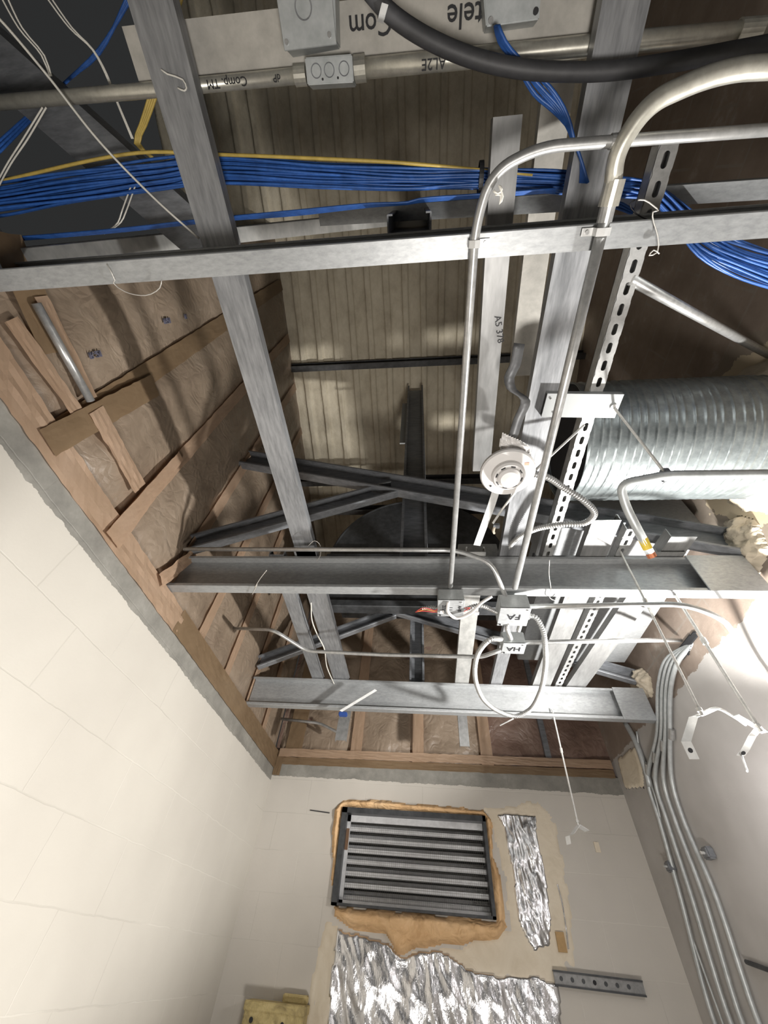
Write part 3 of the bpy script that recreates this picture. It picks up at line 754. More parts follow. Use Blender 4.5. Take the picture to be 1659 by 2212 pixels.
# foam collar where the duct meets the wall
bm = bmesh.new()
def collar_pt(a, k):
    R = .235 + .075*k + .03*fbm(math.cos(a), math.sin(a), k, 2.2, 3)*k
    xo = RX - (.075*(1-k)**1.5) - .012*fbm(math.cos(a)*2, math.sin(a)*2, k*3, 3, 3)
    return Vector((min(xo, RX+.005) if k < 1 else RX+.004, .845 + math.cos(a)*R, 3.005 + math.sin(a)*R))
rg = [[bm.verts.new(collar_pt(2*math.pi*i/72, k/6)) for i in range(72)] for k in range(7)]
for a, b in zip(rg, rg[1:]):
    for i in range(72): bm.faces.new((a[i], a[(i+1)%72], b[(i+1)%72], b[i]))
o = obj('foam_collar', bm, M['foam_pale'], smooth=True); tag(o, 'pale ragged foam collar around the duct at the right wall', 'foam')
# grey bracket plate with rod and clamp
t = thing('bracket_plate', 'grey channel plate screwed across the long stud in front of the round duct', 'bracket', W(1260,875,'z',2.73))
pa, pb = W(1176,876,'z',2.715), W(1338,878,'z',2.715); T = (pb-pa).normalized(); S = Vector((-T.y,T.x,0))
obj('channel', extrude_profile(uprof(.02,.078,.003), pa - S*.039, pb - S*.039, Z_, S), M['strap_grey'], t)
disc(W(1326,880,'z',2.711), .010, .003, 'white_steel', t, 'washer')
for u, v_ in ((1190,862),(1196,893)): screw(W(u,v_,'z',2.714), .003, t)
rp = [W(1328,882,'z',2.71), W(1434,1018,'z',2.515)]
t = thing('clamp_rod', 'thin rod with a conduit clamp, hanging from the grey bracket plate', 'rod', rp[0])
obj('rod', tube(rp, .004, 8), M['rod'], t)
c = W(1437,1026,'z',2.512)
bm = bmesh.new(); obox(bm, c, X, Y_, Z_, .026, .034, .034); bmesh.ops.bevel(bm, geom=bm.edges[:], offset=.006, segments=2, affect='EDGES'); obj('clamp', bm, M['galv_dark'], t)
screw(c + Vector((0,.02,-.012)), .006, t, 'rod')
o = obj('wire_brace', tube(WP([(1065,1130,'z',2.60),(1085,1100,'z',2.60),(1130,1040,'z',2.62),(1262,918,'z',2.71)]), .004, 8), M['rod']); tag(o, 'thin rod running from the slotted channel past the smoke detector', 'rod')
t = thing('wire_clip', 'small dark clip with a blob of yellow glue below the smoke detector', 'clip', W(1070,1135,'z',2.60))
bm = bmesh.new(); obox(bm, W(1072,1136,'z',2.598), X, Y_, Z_, .022, .016, .012); obj('clip_body', bm, M['galv_dark'], t)
obj('glue_blob', tube(WP([(1068,1138),(1066,1148),(1068,1152)], 'z', 2.595), .005, 8), M['foam_pale'], t, smooth=True)

# ------------------------------------------------------------------ smoke detector
def lathe(c, prof, seg=48, bm=None):
    bm = bm or bmesh.new(); rings = []
    for r, z in prof:
        if r < 1e-5: rings.append([bm.verts.new(c + Z_*z)]*seg)
        else: rings.append([bm.verts.new(c + Vector((math.cos(2*math.pi*k/seg)*r, math.sin(2*math.pi*k/seg)*r, z))) for k in range(seg)])
    for a, b in zip(rings, rings[1:]):
        for k in range(seg):
            f = [a[k], a[(k+1)%seg], b[(k+1)%seg], b[k]]; f2 = []
            for v_ in f:
                if v_ not in f2: f2.append(v_)
            if len(f2) > 2: bm.faces.new(f2)
    return bm
dc = W(1096,1020,'z',2.60)
t = thing('smoke_detector', 'round white smoke detector facing down, smeared with dust', 'smoke detector', dc)
obj('base_plate', lathe(dc, [(0,.012),(.078,.012),(.086,.006),(.087,-.004),(.083,-.010),(.056,-.013),(.054,-.012),(0,-.012)]), M['plastic'], t, smooth=False)
obj('sensor_head', lathe(dc, [(.053,-.011),(.052,-.024),(.047,-.031),(.044,-.032),(.043,-.029),(.038,-.029),(.036,-.036),(.028,-.043),(.012,-.046),(0,-.046)]), M['plastic'], t)
for k in range(8):
    an = 2*math.pi*k/8+.2; cc = dc + Vector((math.cos(an)*.040, math.sin(an)*.040, -.0305)); tg = Vector((-math.sin(an), math.cos(an), 0))
    bm = bmesh.new(); obox(bm, cc, tg, Vector((math.cos(an), math.sin(an), 0)), Z_, .014, .003, .002); obj('vent_slot', bm, M['black'], t)
bm = bmesh.new(); obox(bm, dc + Vector((.052,-.038,-.0125)), X, Y_, Z_, .014, .010, .001); obj('red_mark', bm, plain('red_stamp', (.75,.35,.25), .6, bump=0), t)
disc(dc + Vector((-.05,.045,-.0135)), .0035, .002, 'marker', t, 'screw_hole')
o = obj('mounting_strip', strap([dc + Vector((-.02,.06,.016)), W(1062,1090,'z',2.61), W(1030,1178,'z',2.60)], (1,.2,0), .026, .002), M['white_steel']); tag(o, 'pale metal strip with an angled cut end hanging below the smoke detector', 'strip')
# crumpled tape and bent strip above the detector
p = WP([(1122,742),(1112,790),(1100,815),(1105,840),(1135,865),(1120,905),(1108,945),(1098,985)], 'z', 2.64)
o = obj('bent_strip', strap(resample(p, .012), (1,.25,.35), .034, .0018), M['purlin'], smooth=True); tag(o, 'twisted dark metal strip above the smoke detector', 'strip')
bm = blob_sheet([(p_.x, p_.y) for p_ in WP([(1085,935),(1118,950),(1145,965),(1150,1000),(1080,1000),(1078,960)], 'z', 2.625)], lambda s, t_, h: Vector((s, t_, 2.63 + h)), .004, lambda s, t_, d: .012*fbm(s, t_, 1, 30, 3) - .004, .006)
o = obj('torn_tape', bm, M['plastic'], smooth=False); tag(o, 'crumpled white tape stuck to the top edge of the smoke detector', 'tape')

# ------------------------------------------------------------------ flexible metal conduits
def flexc(pts, r, label, **k):
    o = obj('flexible_conduit', flex(pts, r, **k), M['conduit'], smooth=True); return tag(o, label, 'conduit')
flexc(WP([(1150,1022,'z',2.62),(1185,1032,'z',2.62),(1215,1052,'z',2.62),(1262,1082,'z',2.60),(1284,1110,'z',2.60),(1262,1130,'z',2.62),(1215,1133,'z',2.64),(1160,1142,'z',2.68),(1115,1165,'z',2.72),(1085,1205,'z',2.78)]), .0100, 'corrugated flexible conduit looping from the smoke detector')
flexc([Vector((.345,1.47,2.467))] + WP([(1058,1382),(1036,1405),(1026,1440),(1030,1480),(1048,1515),(1080,1538),(1112,1547),(1142,1535),(1165,1500),(1177,1450),(1178,1400)], 'z', 2.42) + [W(1172,1360,'z',2.455), W(1155,1333,'z',2.49), Vector((.405,1.35,2.50))], .0096, 'large hanging loop of corrugated conduit below the junction boxes')
flexc([Vector((.168,1.30,2.49)), W(1035,1308,'z',2.485), Vector((.31,1.315,2.49))], .0075, 'short corrugated conduit joining the left and right junction boxes')
flexc([Vector((.07,1.30,2.50)), W(935,1312,'z',2.50), W(912,1314,'z',2.50)], .007, 'corrugated stub sticking out left of the left junction box')
flexc([Vector((.365,1.35,2.475)), W(1096,1350,'z',2.46), Vector((.375,1.46,2.46))], .008, 'short corrugated conduit between the right and lower junction boxes')
flexc(WP([(1148,1330,'z',2.50),(1128,1342,'z',2.475),(1120,1362,'z',2.47)]), .0075, 'small curved corrugated conduit at the right of the lower junction box')
o = obj('white_cable', tube(resample(WP([(968,1300,'z',2.47),(968,1322,'z',2.46),(985,1335,'z',2.455),(1015,1325,'z',2.46),(1040,1302,'z',2.47),(1062,1288,'z',2.49)]), .006), .0062, 10), M['plastic'], smooth=True); tag(o, 'white cable curving out under the left junction box', 'cable')
for i, (m_, du, dv) in enumerate((('red',0,0),('orange_wire',2,4),('red',-3,7),('red',40,-3))):
    pts = WP([(900+du,1320+dv*.3),(915+du,1313+dv),(940+du,1318+dv*.6),(975+du,1316+dv),(1000,1325+dv)], 'z', 2.478)
    o = obj('loose_wire', tube(resample(pts, .006), .0014, 6), M[m_], smooth=True)
    tag(o, ['thin red wire, topmost of the curl left of the left junction box', 'thin orange wire curled left of the left junction box', 'thin red wire, lowest of the curl by the left junction box', 'thin red wire dangling below the left junction box'][i], 'wire', 'loose wires at the left junction box')
for i, (u, v_) in enumerate(((955,1322),(1030,1325))):
    bm = bmesh.new(); obox(bm, W(u,v_,'z',2.466), X, Y_, Z_, .016, .018, .004); o = obj('paper_tag', bm, M['plastic'])
    tag(o, ['small white paper tag under the left junction box', 'small white paper tag to the right of the left junction box'][i], 'tag')

# ------------------------------------------------------------------ hanging rods and strap hangers
def hanger(name, top, bot, r, label):
    t = thing(name, label, 'rod', top, 'hanging threaded rods')
    obj('rod', tube([top, bot], r, 8), M['rod'], t)
    mid = Vector(top).lerp(Vector(bot), .38); obj('coupling', tube([mid, mid + (Vector(bot)-Vector(top)).normalized()*.022], r*1.7, 8), M['rod'], t)
    e = Vector(bot); obj('nut', tube([e + Z_*.022, e + Z_*.012], .0085, 6), M['rod'], t)
    return t
hanger('threaded_rod', (.837,1.212,2.745), (.823,1.237,2.085), .0042, 'long thin rod hanging from the second slotted channel, left of the pair')
hanger('threaded_rod', (.989,1.272,2.556), (.995,1.285,2.065), .0056, 'thicker rod hanging from the right end of the middle joist')
hanger('threaded_rod', (.775,2.42,2.60), (.758,2.43,2.055), .0046, 'single rod hanging from the far joist near the louver')
def hanger_strap(pts, wdir, wd, label, hole=True):
    t = thing('hanger_strap', label, 'bracket', pts[0])
    obj('strap_body', strap(pts, wdir, wd, .0025), M['white_steel'], t)
    if hole:
        c = pts[-1].lerp(pts[-2], .5); T = (pts[-1]-pts[-2]).normalized(); n = T.cross(Vector(wdir).normalized())
        if n.z > 0: n = -n
        obj('hole', tube([c + n*.0011, c + n*.0016], .0065, 12), M['black'], t)
    return t
hanger_strap(WP([(1545,1530,'z',2.11),(1512,1545,'z',2.107),(1498,1549,'z',2.10),(1482,1602,'z',2.03),(1500,1640,'z',1.99)]), (1,-.15,0), .026, 'bright bent strap hanger at the bottom of the left rod of the pair')
hanger_strap(WP([(1590,1545,'z',2.105),(1640,1573,'z',2.085),(1652,1582,'z',2.08)]), (0,1,.2), .026, 'bright strap end between the pair of rods', False)
hanger_strap(WP([(1640,1572,'z',2.085),(1625,1590,'z',2.07),(1610,1620,'z',2.03),(1600,1632,'z',2.02)]), (1,0,0), .022, 'bright bent strap hanger at the bottom of the right rod of the pair')
o = obj('hanger_wire', tube(resample(WP([(1515,1540,'z',2.11),(1545,1530,'z',2.115),(1580,1545,'z',2.11),(1610,1565,'z',2.10)]), .01), .004, 8), M['rod'], smooth=True); tag(o, 'bent rod joining the pair of strap hangers', 'rod')
o = obj('hanger_wire', tube(WP([(1602,1632,'z',2.02),(1614,1666,'z',1.96)]), .0028, 8), M['white_steel']); tag(o, 'thin bright wire dangling from the right strap hanger', 'wire')
o = hanger_strap(WP([(1268,1795,'z',2.05),(1249,1783,'z',2.066),(1236,1802,'z',2.035),(1226,1806,'z',2.03),(1229,1824,'z',2.0)]), (.75,-.9,.1), .026, 'bent strap hanger at the bottom of the single rod near the louver', False)
bm = bmesh.new(); obox(bm, W(1290,1830,'y',BY-.004), X, Z_, Y_, .030, .05, .006); o = obj('wall_tab', bm, M['mastic']); tag(o, 'small painted metal tab on the back wall right of the single rod', 'bracket')

# ------------------------------------------------------------------ conduits down the right wall
rw = []
specs = [(2.62, 2.84, .0135, 'first conduit from the corner on the right wall'), (2.56, 2.77, .012, 'second conduit from the corner on the right wall'),
         (2.50, 2.70, .0115, 'third conduit from the corner on the right wall'), (2.445, 2.64, .0125, 'fourth conduit, farthest out on the right wall')]
base = [(1398,1690,1545),(1414,1690,1580),(1432,1690,1605),(1450,1690,1640)]
for i, (u0, v0, u1) in enumerate(base):
    xx = RX-.018
    pts = WP([(u1+55, 2330), (u1, 2212), (u0+70+8*i, 1930), (u0+26, 1770), (u0+2, 1690), (1420+9*i, 1580), (1423+9*i, 1480), (1440+9*i, 1425), (1488, 1388)], 'x', xx)
    pts[-1].x = RX+.01
    t = thing('conduit_run', ['conduit nearest the corner in the bundle down the right wall', 'second conduit from the corner in the bundle down the right wall', 'third conduit from the corner in the bundle down the right wall', 'outermost conduit of the bundle down the right wall'][i], 'conduit', pts[1], 'conduits down the right wall')
    obj('pipe', tube(resample(pts, .03), .0115, 12), M['box_steel'], t, smooth=True)
    cp = W(u0+1, 1650-25*i, 'x', xx); cq = W(u0+1, 1672-25*i, 'x', xx); obj('coupling', tube([cp, cq], .0145, 12), M['conduit'], t)
o = obj('conduit_run', tube(resample(WP([(1375,1580),(1385,1640),(1415,1720),(1448,1870),(1490,2010),(1562,2212),(1600,2320)], 'x', RX-.012), .03), .0055, 8), M['box_steel'], smooth=True); tag(o, 'thin dark line running down the corner beside the conduit bundle', 'cable')
o = obj('conduit_run', tube(resample(WP([(1350,1560),(1372,1600),(1392,1655),(1405,1700)], 'x', RX-.02), .03), .016, 10), M['box_steel'], smooth=True); tag(o, 'short dull conduit beside the patched corner under the far joist', 'conduit')
for (u, v_, l) in ((1530,1843,'dark strut clamp on the right wall behind the conduit bundle'), (1448,1872,'small clamp on the corner side of the conduit bundle')):
    c = W(u, v_, 'x', RX-.02); t = thing('pipe_clamp', l, 'clamp', c)
    bm = bmesh.new(); obox(bm, c, Y_, Z_, X, .055, .045, .035); bmesh.ops.bevel(bm, geom=bm.edges[:], offset=.006, segments=2, affect='EDGES'); obj('clamp_body', bm, M['galv_dark'], t)
    obj('bolt', tube([c - X*.01, c - X*.035], .006, 8), M['rod'], t)
o = obj('wall_bar', tube(WP([(1612,2078),(1700,2110)], 'x', RX-.01), .008, 8), M['dark_metal']); tag(o, 'dark bar on the right wall at the lower right edge', 'bar')
# conduit hole: a black sheet on the wall paints its dark inside
bm = blob_sheet([(p_.y, p_.z) for p_ in WP([(1468,1400),(1490,1372),(1502,1358),(1508,1372),(1496,1395),(1492,1415),(1478,1425),(1466,1420)], 'x', RX)], lambda s, t_, h: Vector((RX-.004-h, s, t_)), .006, lambda s, t_, d: .002, .01)
o = obj('wall_hole', bm, M['black']); o['kind'] = 'structure'; o.name = 'hole_shade'

# ------------------------------------------------------------------ louver in the back wall
t = thing('louver', 'metal wall louver with horizontal blades and wire screen in the back wall', 'louver', ((hx0+hx1)/2, BY, hz0))
fr = bmesh.new(); d0, d1 = BY-.035, BY+.19
for a, b in (((hx0,d0,hz1-.03),(hx1,d1,hz1)), ((hx0,d0,hz0),(hx1,d1,hz0+.012)), ((hx0,d0,hz0),(hx0+.035,d1,hz1)), ((hx1-.02,d0,hz0),(hx1,d1,hz1))): box(fr, a, b)
obj('frame', fr, M['dark_metal'], t)
fr = bmesh.new(); a0, a1, b0, b1 = hx0+.035, hx1-.02, hz0+.012, hz1-.03
for a, b in (((a0,BY+.03,b1-.035),(a1,BY+.05,b1)), ((a0,BY+.03,b0),(a1,BY+.05,b0+.018)), ((a0,BY+.03,b0),(a0+.022,BY+.05,b1))): box(fr, a, b)
obj('inner_frame', fr, M['louver_blade'], t)
bm = bmesh.new(); box(bm, (hx0+.03,BY+.03,2.02), (hx0+.055,BY+.029,2.13)); obj('rust_patch', bm, plain('rust_brown', (.16,.09,.05), .8), t, )
bm = bmesh.new(); box(bm, (hx0,BY+.185,hz0), (hx1,BY+.195,hz1)); obj('back_panel', bm, M['dark_metal'], t)
for k in range(7):
    zb = b0 + .022 + k*(b1-b0-.045)/7
    prof = [(0,0),(.004,-.003),(.090,.034),(.094,.050),(.091,.050),(.087,.037),(.006,.003),(.006,.020),(0,.020)]
    obj('blade', extrude_profile(prof, (a0,BY+.06,zb), (a1,BY+.06,zb), Y_, Z_), M['louver_blade'], t)
sc = bmesh.new(); x = a0+.022; 
while x < a1: box(sc, (x-.0004,BY+.0545,b0), (x+.0004,BY+.0555,b1)); x += .0125
zz = b0
while zz < b1: box(sc, (a0,BY+.0545,zz-.0004), (a1,BY+.0555,zz+.0004)); zz += .0125
obj('wire_screen', sc, M['screen'], t)
def backpoly(pts, y=BY): return [(p.x, p.z) for p in WP(pts, 'y', y)]
def bplace(s, t_, h): return Vector((s, BY+.003-h, t_))
ring_out = backpoly([(718,1790),(722,1748),(742,1728),(800,1726),(900,1736),(1045,1750),(1062,1775),(1066,1850),(1085,1900),(1092,1990),(1100,2003),(1075,2030),(1000,2040),(940,2045),(900,2052),(870,2066),(858,2062),(830,2018),(760,2008),(722,1982),(716,1900)])
hole = [(hx0,hz0),(hx1,hz0),(hx1,hz1),(hx0,hz1)]
o = obj('spray_foam', blob_sheet(ring_out, bplace, .008, lambda s, t_, d: min(.05, d*1.6)*.9 + .012*fbm(s, 1, t_, 14, 4) + .006, .012, [hole]), M['foam_orange'], smooth=True); tag(o, 'orange spray foam bulging around the louver', 'foam')
o = obj('mastic_patch', blob_sheet(backpoly([(1040,1740),(1165,1735),(1195,1760),(1215,1850),(1238,2000),(1245,2090),(1215,2130),(1000,2110),(860,2060),(1000,2040),(1100,2005),(1090,1900),(1060,1790)]), bplace, .012, lambda s, t_, d: .006 + .004*fbm(s, 0, t_, 9, 3), .02), M['mastic'], smooth=True); tag(o, 'smeared tan mastic patch right of the louver', 'mastic')
o = obj('mastic_patch', blob_sheet(backpoly([(700,1985),(735,2000),(725,2100),(705,2330),(640,2330),(672,2120)]), bplace, .012, lambda s, t_, d: .008 + .006*fbm(s*3, 0, t_, 9, 3), .01), M['mastic'], smooth=True); tag(o, 'wrinkled cream coated edge left of the large foil sheet', 'mastic')
def crumple(s, t_, d, sc=10, amp=.022):
    a = noise.noise(Vector((s*sc*2.2, 3, t_*sc*.55))); b = noise.noise(Vector((s*sc*5+t_*9, 7, t_*sc*1.6)))
    c = noise.noise(Vector((s*sc*9, 1, t_*sc*5)))
    e = noise.noise(Vector((s*sc*1.3, 11, t_*sc*1.6)))
    return .012 + amp*(1-abs(a)*2)*.42 + amp*.26*(1-abs(b)*2) + amp*.12*c + amp*.45*e
o = obj('foil_sheet', blob_sheet(backpoly([(1072,1757),(1158,1762),(1160,1800),(1172,1860),(1180,1900),(1192,1990),(1190,2045),(1165,2050),(1155,2058),(1130,2020),(1118,1985),(1108,1900),(1098,1840),(1090,1790)]), bplace, .007, lambda s, t_, d: crumple(s, t_, d, 8, .02), .01), M['foil'], smooth=True); tag(o, 'narrow crumpled foil strip on the wall right of the louver', 'foil')
o = obj('foil_sheet', blob_sheet(backpoly([(728,2008),(790,2020),(840,2040),(870,2066),(930,2052),(985,2070),(1010,2088),(1080,2110),(1160,2108),(1205,2118),(1215,2200),(1235,2400),(690,2400),(705,2200)]), bplace, .009, lambda s, t_, d: crumple(s, t_, d, 3.4, .030), .012), M['foil'], smooth=True); tag(o, 'large crumpled foil sheet hanging below the louver', 'foil')
# wood shim, thin slit, strut channel on back wall, grey patch
bm = bmesh.new(); c = W(1212,2035,'y',BY-.008); obox(bm, c, X, Z_, Y_, .045, .075, .016); o = obj('wood_shim', bm, M['wood']); tag(o, 'small raw wood piece on the back wall beside the foil strip', 'wood')
o = obj('torn_foil_edge', tube(resample(WP([(1204,1910,'y',BY-.008),(1214,1950,'y',BY-.008),(1222,2000,'y',BY-.008),(1228,2050,'y',BY-.008)]), .01), .004, 6), M['foil']); tag(o, 'thin glinting torn foil edge above the wood piece', 'foil')
t = thing('strut_channel', 'short strut channel with round holes fixed on the back wall, lower right', 'strut channel', (.9,BY,1.574))
pa, pb = W(1197,2112,'y',BY-.03), W(1392,2136,'y',BY-.03); T = (pb-pa).normalized(); S = Y_.cross(T).normalized()
obj('channel', extrude_profile(uprof(.028,.052,.004), pa + Y_*0 - S*.026, pb - S*.026, Y_*1.0, S), M['galv_light'], t)
for k, s_ in enumerate((-1, 1)):
    bm = bmesh.new(); obox(bm, (pa+pb)/2 + S*s_*.024, T, S, Y_, (pb-pa).length, .007, .012); obj('lip', bm, M['dark_metal'], t)
for k in range(7):
    c = pa.lerp(pb, .08 + k*.125); obj('hole', tube([c - Y_*.001, c + Y_*.0005], .009, 12), M['dark_metal' if k != 3 else 'black'], t)
bm = blob_sheet(backpoly([(888,1686),(915,1688),(912,1712),(890,1708)]), bplace, .006, lambda s, t_, d: .002, .004); o = obj('bare_patch', bm, M['galv_old']); tag(o, 'small bare grey patch in the paint above the louver', 'patch')
o = obj('stray_wire', tube(WP([(670,1750),(712,1756)], 'y', BY-.006), .003, 6), M['tie']); tag(o, 'short dark wire sticking out of the wall left of the louver', 'wire')
# yellow box bottom left
t = thing('electrical_box', 'yellow oversprayed box on the back wall at the bottom edge', 'box', (-.74,BY,1.1))
obj('box_body', bevel_box((-.905,BY-.12,.95), (-.60,BY,1.385), .006), M['yellow_box'], t)
obj('rim', bevel_box((-.91,BY-.128,1.362), (-.595,BY+.0,1.395), .003), M['yellow_box'], t)
bm = bmesh.new(); obox(bm, Vector((-.67,BY-.03,1.41)), X, Y_, Z_, .13, .05, .03); bmesh.ops.bevel(bm, geom=bm.edges[:], offset=.004, segments=2, affect='EDGES'); obj('lug', bm, M['yellow_box'], t)
for (x, z) in ((-.86,1.335),(-.80,1.30),(-.70,1.33),(-.63,1.32),(-.66,1.28)): obj('knockout', tube([Vector((x,BY-.121,z)), Vector((x,BY-.1225,z))], .010, 12), M['marker'], t)
# corner pilaster patch
bm = blob_sheet([(p_.y, p_.z) for p_ in WP([(1335,1640),(1372,1612),(1385,1650),(1392,1700),(1352,1705)], 'x', RX)], lambda s, t_, h: Vector((RX-h, s, t_)), .012, lambda s, t_, d: .01, .008)
o = obj('plaster_patch', bm, M['mastic'], smooth=True); tag(o, 'cream plaster patch on the right wall at the far corner', 'patch')
for (pp, l) in (([(1562,1135),(1600,1112),(1645,1135),(1662,1190),(1640,1245),(1606,1230),(1575,1190)], 'pale foam smear where the sloping brace meets the right wall'),
                ([(1362,1455),(1385,1440),(1408,1462),(1412,1500),(1392,1512),(1370,1490)], 'pale foam smear at the right end of the far brace')):
    bm = blob_sheet([(p_.y, p_.z) for p_ in WP(pp, 'x', RX)], lambda s, t_, h: Vector((RX-h, s, t_)), .008, lambda s, t_, d: .008 + min(.03, d*.6) + .02*fbm(s, t_, 2, 16, 4), .015)
    o = obj('spray_foam', bm, M['foam_pale'], smooth=True); tag(o, l, 'foam')

# ------------------------------------------------------------------ fan drum, plenum and grey ducts behind the joists
t = thing('fan_drum', 'big dark round fan drum up under the roof behind the middle joist', 'fan', (-.03,2.1,3.0))
prof = [(.64*math.cos(math.pi*k/40), .70*math.sin(math.pi*k/40)) for k in range(41)]
bm = extrude_profile(prof, (-.03,2.04,3.44), (-.03,2.75,3.44), X, Z_)
rim = tube([Vector((-.03+p[0], 2.05, 3.44+p[1])) for p in prof], .014, 8, bm)
obj('drum', bm, M['dark_metal'], t)
bm = bmesh.new(); box(bm, (-.66,2.0,3.03), (.60,2.05,3.42)); box(bm, (-.68,1.98,3.40), (.62,2.06,3.46)); box(bm, (-.68,1.98,3.0), (.62,2.06,3.05)); bmesh.ops.bevel(bm, geom=bm.edges[:], offset=.004, segments=1, affect='EDGES'); obj('flange', bm, M['dark_metal'], t)
o = obj('sheet_duct', bevel_box((.63,1.55,2.90), (1.30,2.40,3.15), .004), M['galv_beam']); tag(o, 'flat grey sheet metal duct above the pale studs between the joists', 'duct')
o = obj('sheet_duct', bevel_box((.60,1.30,2.98), (1.34,1.50,3.2), .004), M['galv_beam']); tag(o, 'grey sheet metal duct just above the right end of the middle joist', 'duct')
t = thing('small_panel', 'small pale panel behind the middle joist under the smoke detector', 'panel', (.28,1.38,2.86))
obj('panel', bevel_box((.18,1.30,2.732), (.36,1.42,2.87), .003), M['galv_old'], t)
o = obj('hanging_strip', bevel_box((-.14,1.36,3.95), (-.075,1.37,4.62), .001, 1), M['strap_grey']); tag(o, 'flat grey strip hanging beside the dark post', 'strip')
o = obj('angle_bracket', extrude_profile([(0,0),(.10,0),(.10,.004),(.004,.004),(.004,.05),(0,.05)], W(1418,1205,'z',2.745), W(1450,1160,'z',2.75), X, Z_), M['galv_light']); tag(o, 'pale cut stud end beside the bent pipe tip', 'bracket')

# ------------------------------------------------------------------ blue data cables
bundle = [(-120,440),(0,425),(150,405),(350,378),(450,365),(700,378),(880,385),(1035,386),(1200,392),(1330,402),(1410,418),(1520,520),(1600,560),(1720,600)]
NB = 22
for i in range(NB):
    f_ = i/(NB-1) - .5; ph = random.random()*6.28; pts = []
    for k, (u, v_) in enumerate(bundle):
        sp = [75,75,75,62,60,54,48,40,44,40,44,60,66,80][k]
        dv = f_*sp*(1+.12*math.sin(k*1.7+ph)) + 3*math.sin(k*2.3+ph*2)
        zz = 2.845 + .011*math.sin(i*2.4) + (0 if k < 10 else (k-10)*.02)
        zz = 2.845 + .012*math.sin(i*2.4) + .004*math.sin(k+ph)
        pts.append(W(u - (dv*.35 if k > 10 else 0), v_+dv, 'z', zz))
    o = obj('data_cable', tube(resample(pts, .03), .0033, 7), M['blue'], smooth=True)
    tag(o, 'blue data cable in the thick bundle crossing above the near joist', 'cable', 'blue data cables in the thick bundle')
o = obj('data_cable', tube(resample(WP([(-40,400),(300,330),(450,333),(700,343),(870,352),(1035,367),(1150,378)], 'z', 2.83), .03), .004, 7), M['yellow'], smooth=True); tag(o, 'single yellow cable along the top of the blue bundle', 'cable')
bt = W(1038,386,'z',2.842); bm = bmesh.new()
pathr = [bt + Vector((0, math.cos(a)*.034, math.sin(a)*.020)) for a in [k*2*math.pi/24 for k in range(25)]]
obj('cable_tie', strap(pathr, X, .011, .002), M['tie']); tag(bpy.data.objects['cable_tie'], 'black tie around the blue cable bundle', 'cable tie')
for i in range(4):
    pts = WP([(-60,520+i*2),(250,495+i*2),(480,470+i*2),(640,455+i*3),(800,440+i*2),(880,437+i),(905,430+i*2),(1035,420+i*2),(1200,408+i*2)], 'z', 2.80+.004*i)
    o = obj('data_cable', tube(resample(pts, .03), .0027, 7), M['blue'], smooth=True); tag(o, 'thin blue cable drooping under the main bundle along the brace', 'cable', 'thin blue cables under the bundle')
for i in range(3):
    pts = WP([(1310,430+i*6),(1345,440+i*7),(1380,462+i*3)], 'z', 2.79)
    o = obj('data_cable', tube(resample(pts, .03), .003, 7), M['blue'], smooth=True); tag(o, 'blue cable crossing behind the large conduit coupling', 'cable', 'blue cables behind the coupling')
for i in range(7):
    a_ = (i-3)/3; b_ = math.sin(i*2.1)
    pts = WP([(1073+a_*4,55),(1085+a_*7,90),(1125+a_*10,140+b_*4),(1170+a_*(18),195+b_*5-a_*8),(1205+a_*13,235-a_*3),(1228+a_*5,270),(1237+a_*2,298),(1255,345),(1262+a_*8,395)], 'z', 2.73-.002*i)
    for k in (-1,-2): pts[k].z += .0
    o = obj('data_cable', tube(resample(pts, .015), .0033, 7), M['blue'], smooth=True); tag(o, 'blue cable in the spray dropping from the upper right box', 'cable', 'blue cables dropping from the box')
for i in range(4):
    pts = WP([(385+i*5,-30),(365+i*5,40),(325+i*5,200),(303+i*4,270),(292+i*3,310),(330,340+i)], 'z', 2.90)
    o = obj('data_cable', tube(resample(pts, .03), .0035, 7), M['yellow'], smooth=True); tag(o, 'yellow cable hanging behind the long stud at the upper left', 'cable', 'yellow cables at the upper left')
for i in range(3):
    pts = WP([(300-i*7,-30),(215,105+i*5),(150,170),(60,250+i*8),(-30,330+i*14)], 'z', 3.0)
    o = obj('data_cable', tube(resample(pts, .03), .0035, 7), M['blue'], smooth=True); tag(o, 'dim blue cable in the dark upper left corner', 'cable', 'dim blue cables at the upper left')
# strings and pull cords
def cord(pts, r, label, mat='string', name='cord', z=2.75):
    o = obj(name, tube(resample(WP(pts, 'z', z), .012), r, 6), M[mat], smooth=True); return tag(o, label, name)
cord([(-40,5),(0,42),(100,160),(210,300),(330,425),(430,515)], .0028, 'pale cord running diagonally over the dark brace at the upper left')
for i in (0, 1): cord([(-5+i*14,-20),(40+i*8,60),(90+i*6,120),(108+i*3,165)], .0018, ['thin pull string at the upper left, left strand', 'thin pull string at the upper left, right strand'][i], z=2.78)
for i in (0, 1): cord([(92+i*8,232),(50+i*10,300),(15+i*8,355),(-20+i*8,420)], .0018, ['thin pull string at the left edge, upper strand', 'thin pull string at the left edge, lower strand'][i], z=2.78)
for i in (0, 1): cord([(90+i*10,-20),(150+i*6,60),(200+i*2,108),(228+i*3,160),(250+i*2,215),(285+i*3,300)], .0018, ['string pair hanging behind the upper conduit, left strand', 'string pair hanging behind the upper conduit, right strand'][i], z=2.84)
for i in (0, 1): cord([(283+i*9,402),(262+i*9,460),(255+i*6,480),(225,505)], .0018, ['short string end below the bundle, left strand', 'short string end below the bundle, right strand'][i], z=2.84)
cord([(348,150),(362,160),(395,172),(403,190),(398,196),(384,190)], .0016, 'knotted white string on the long left stud', z=2.728)
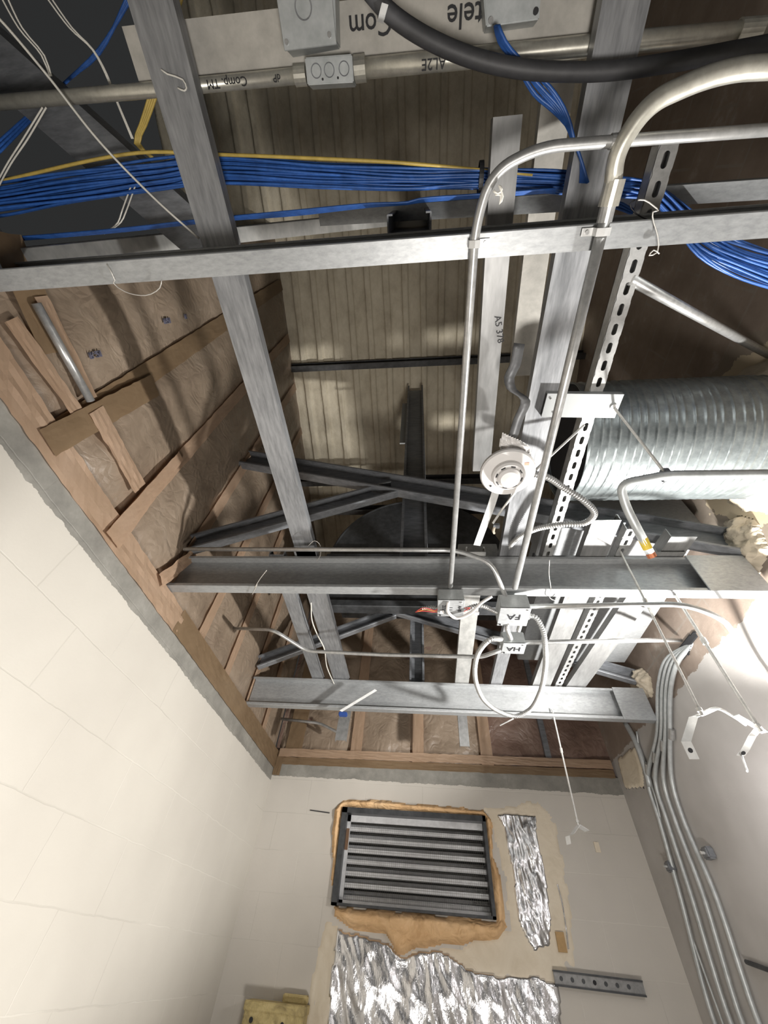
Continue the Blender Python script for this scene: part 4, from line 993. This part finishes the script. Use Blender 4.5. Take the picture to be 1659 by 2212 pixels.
cord([(230,570),(248,605),(245,612),(270,630),(315,638),(345,622),(349,606)], .0012, 'loose wire loop hanging under the near joist at left', 'wire', z=2.545)
cord([(1378,432),(1392,432),(1412,445),(1422,455),(1410,458),(1412,480),(1421,510),(1420,545),(1402,552),(1412,540),(1424,548)], .0014, 'twisted tie wire around the slotted channel at the near joist', 'wire', z=2.54)
cord([(1372,432),(1360,440),(1372,460),(1400,475)], .0014, 'small dark wire loop behind the near joist', 'tie', z=2.6)
cord([(1066,412),(1075,418),(1084,410),(1078,400),(1086,425),(1080,440),(1082,422),(1070,420)], .0022, 'frayed white tie on the bend of the thin conduit', 'string', z=2.525)
cord([(1187,1210),(1186,1240),(1190,1275),(1188,1292),(1200,1297),(1208,1290)], .0012, 'thin tie wire over the middle joist near the right junction box', 'wire', z=2.54)
cord([(576,1232),(562,1250),(550,1270),(556,1262),(545,1284)], .0014, 'loose white wire hanging on the middle joist at left', 'wire', z=2.545)
cord([(665,1180),(680,1168),(690,1175),(692,1200),(684,1212)], .0012, 'thin wire curl at the end of the long left stud', 'wire', z=2.70)
cord([(672,1302),(674,1340),(685,1370),(700,1400),(706,1440),(722,1478)], .0035, 'white cable hanging between the two flat studs', 'white_cable', z=2.72)
o = obj('strap_scrap', strap(WP([(736,1536,'z',2.50),(812,1490,'z',2.62)]), (.6,.8,0), .022, .002), M['white_steel']); tag(o, 'loose bright metal strap leaning on the far joist', 'strap')
bm = bmesh.new(); obox(bm, W(741,1543,'z',2.50), X, Y_, Z_, .05, .035, .02); bmesh.ops.bevel(bm, geom=bm.edges[:], offset=.004, segments=2, affect='EDGES'); o = obj('blue_tape', bm, M['blue_tape']); tag(o, 'dark blue tape wad at the bottom of the loose strap', 'tape')
t = thing('beam_clip', 'small bright clip under the far joist below the conduit loop', 'clip', W(1095,1560,'z',2.54))
obj('clip_body', strap(WP([(1080,1567,'z',2.535),(1098,1558,'z',2.535),(1110,1552,'z',2.54)]), (.3,.9,0), .012, .003), M['white_steel'], t)
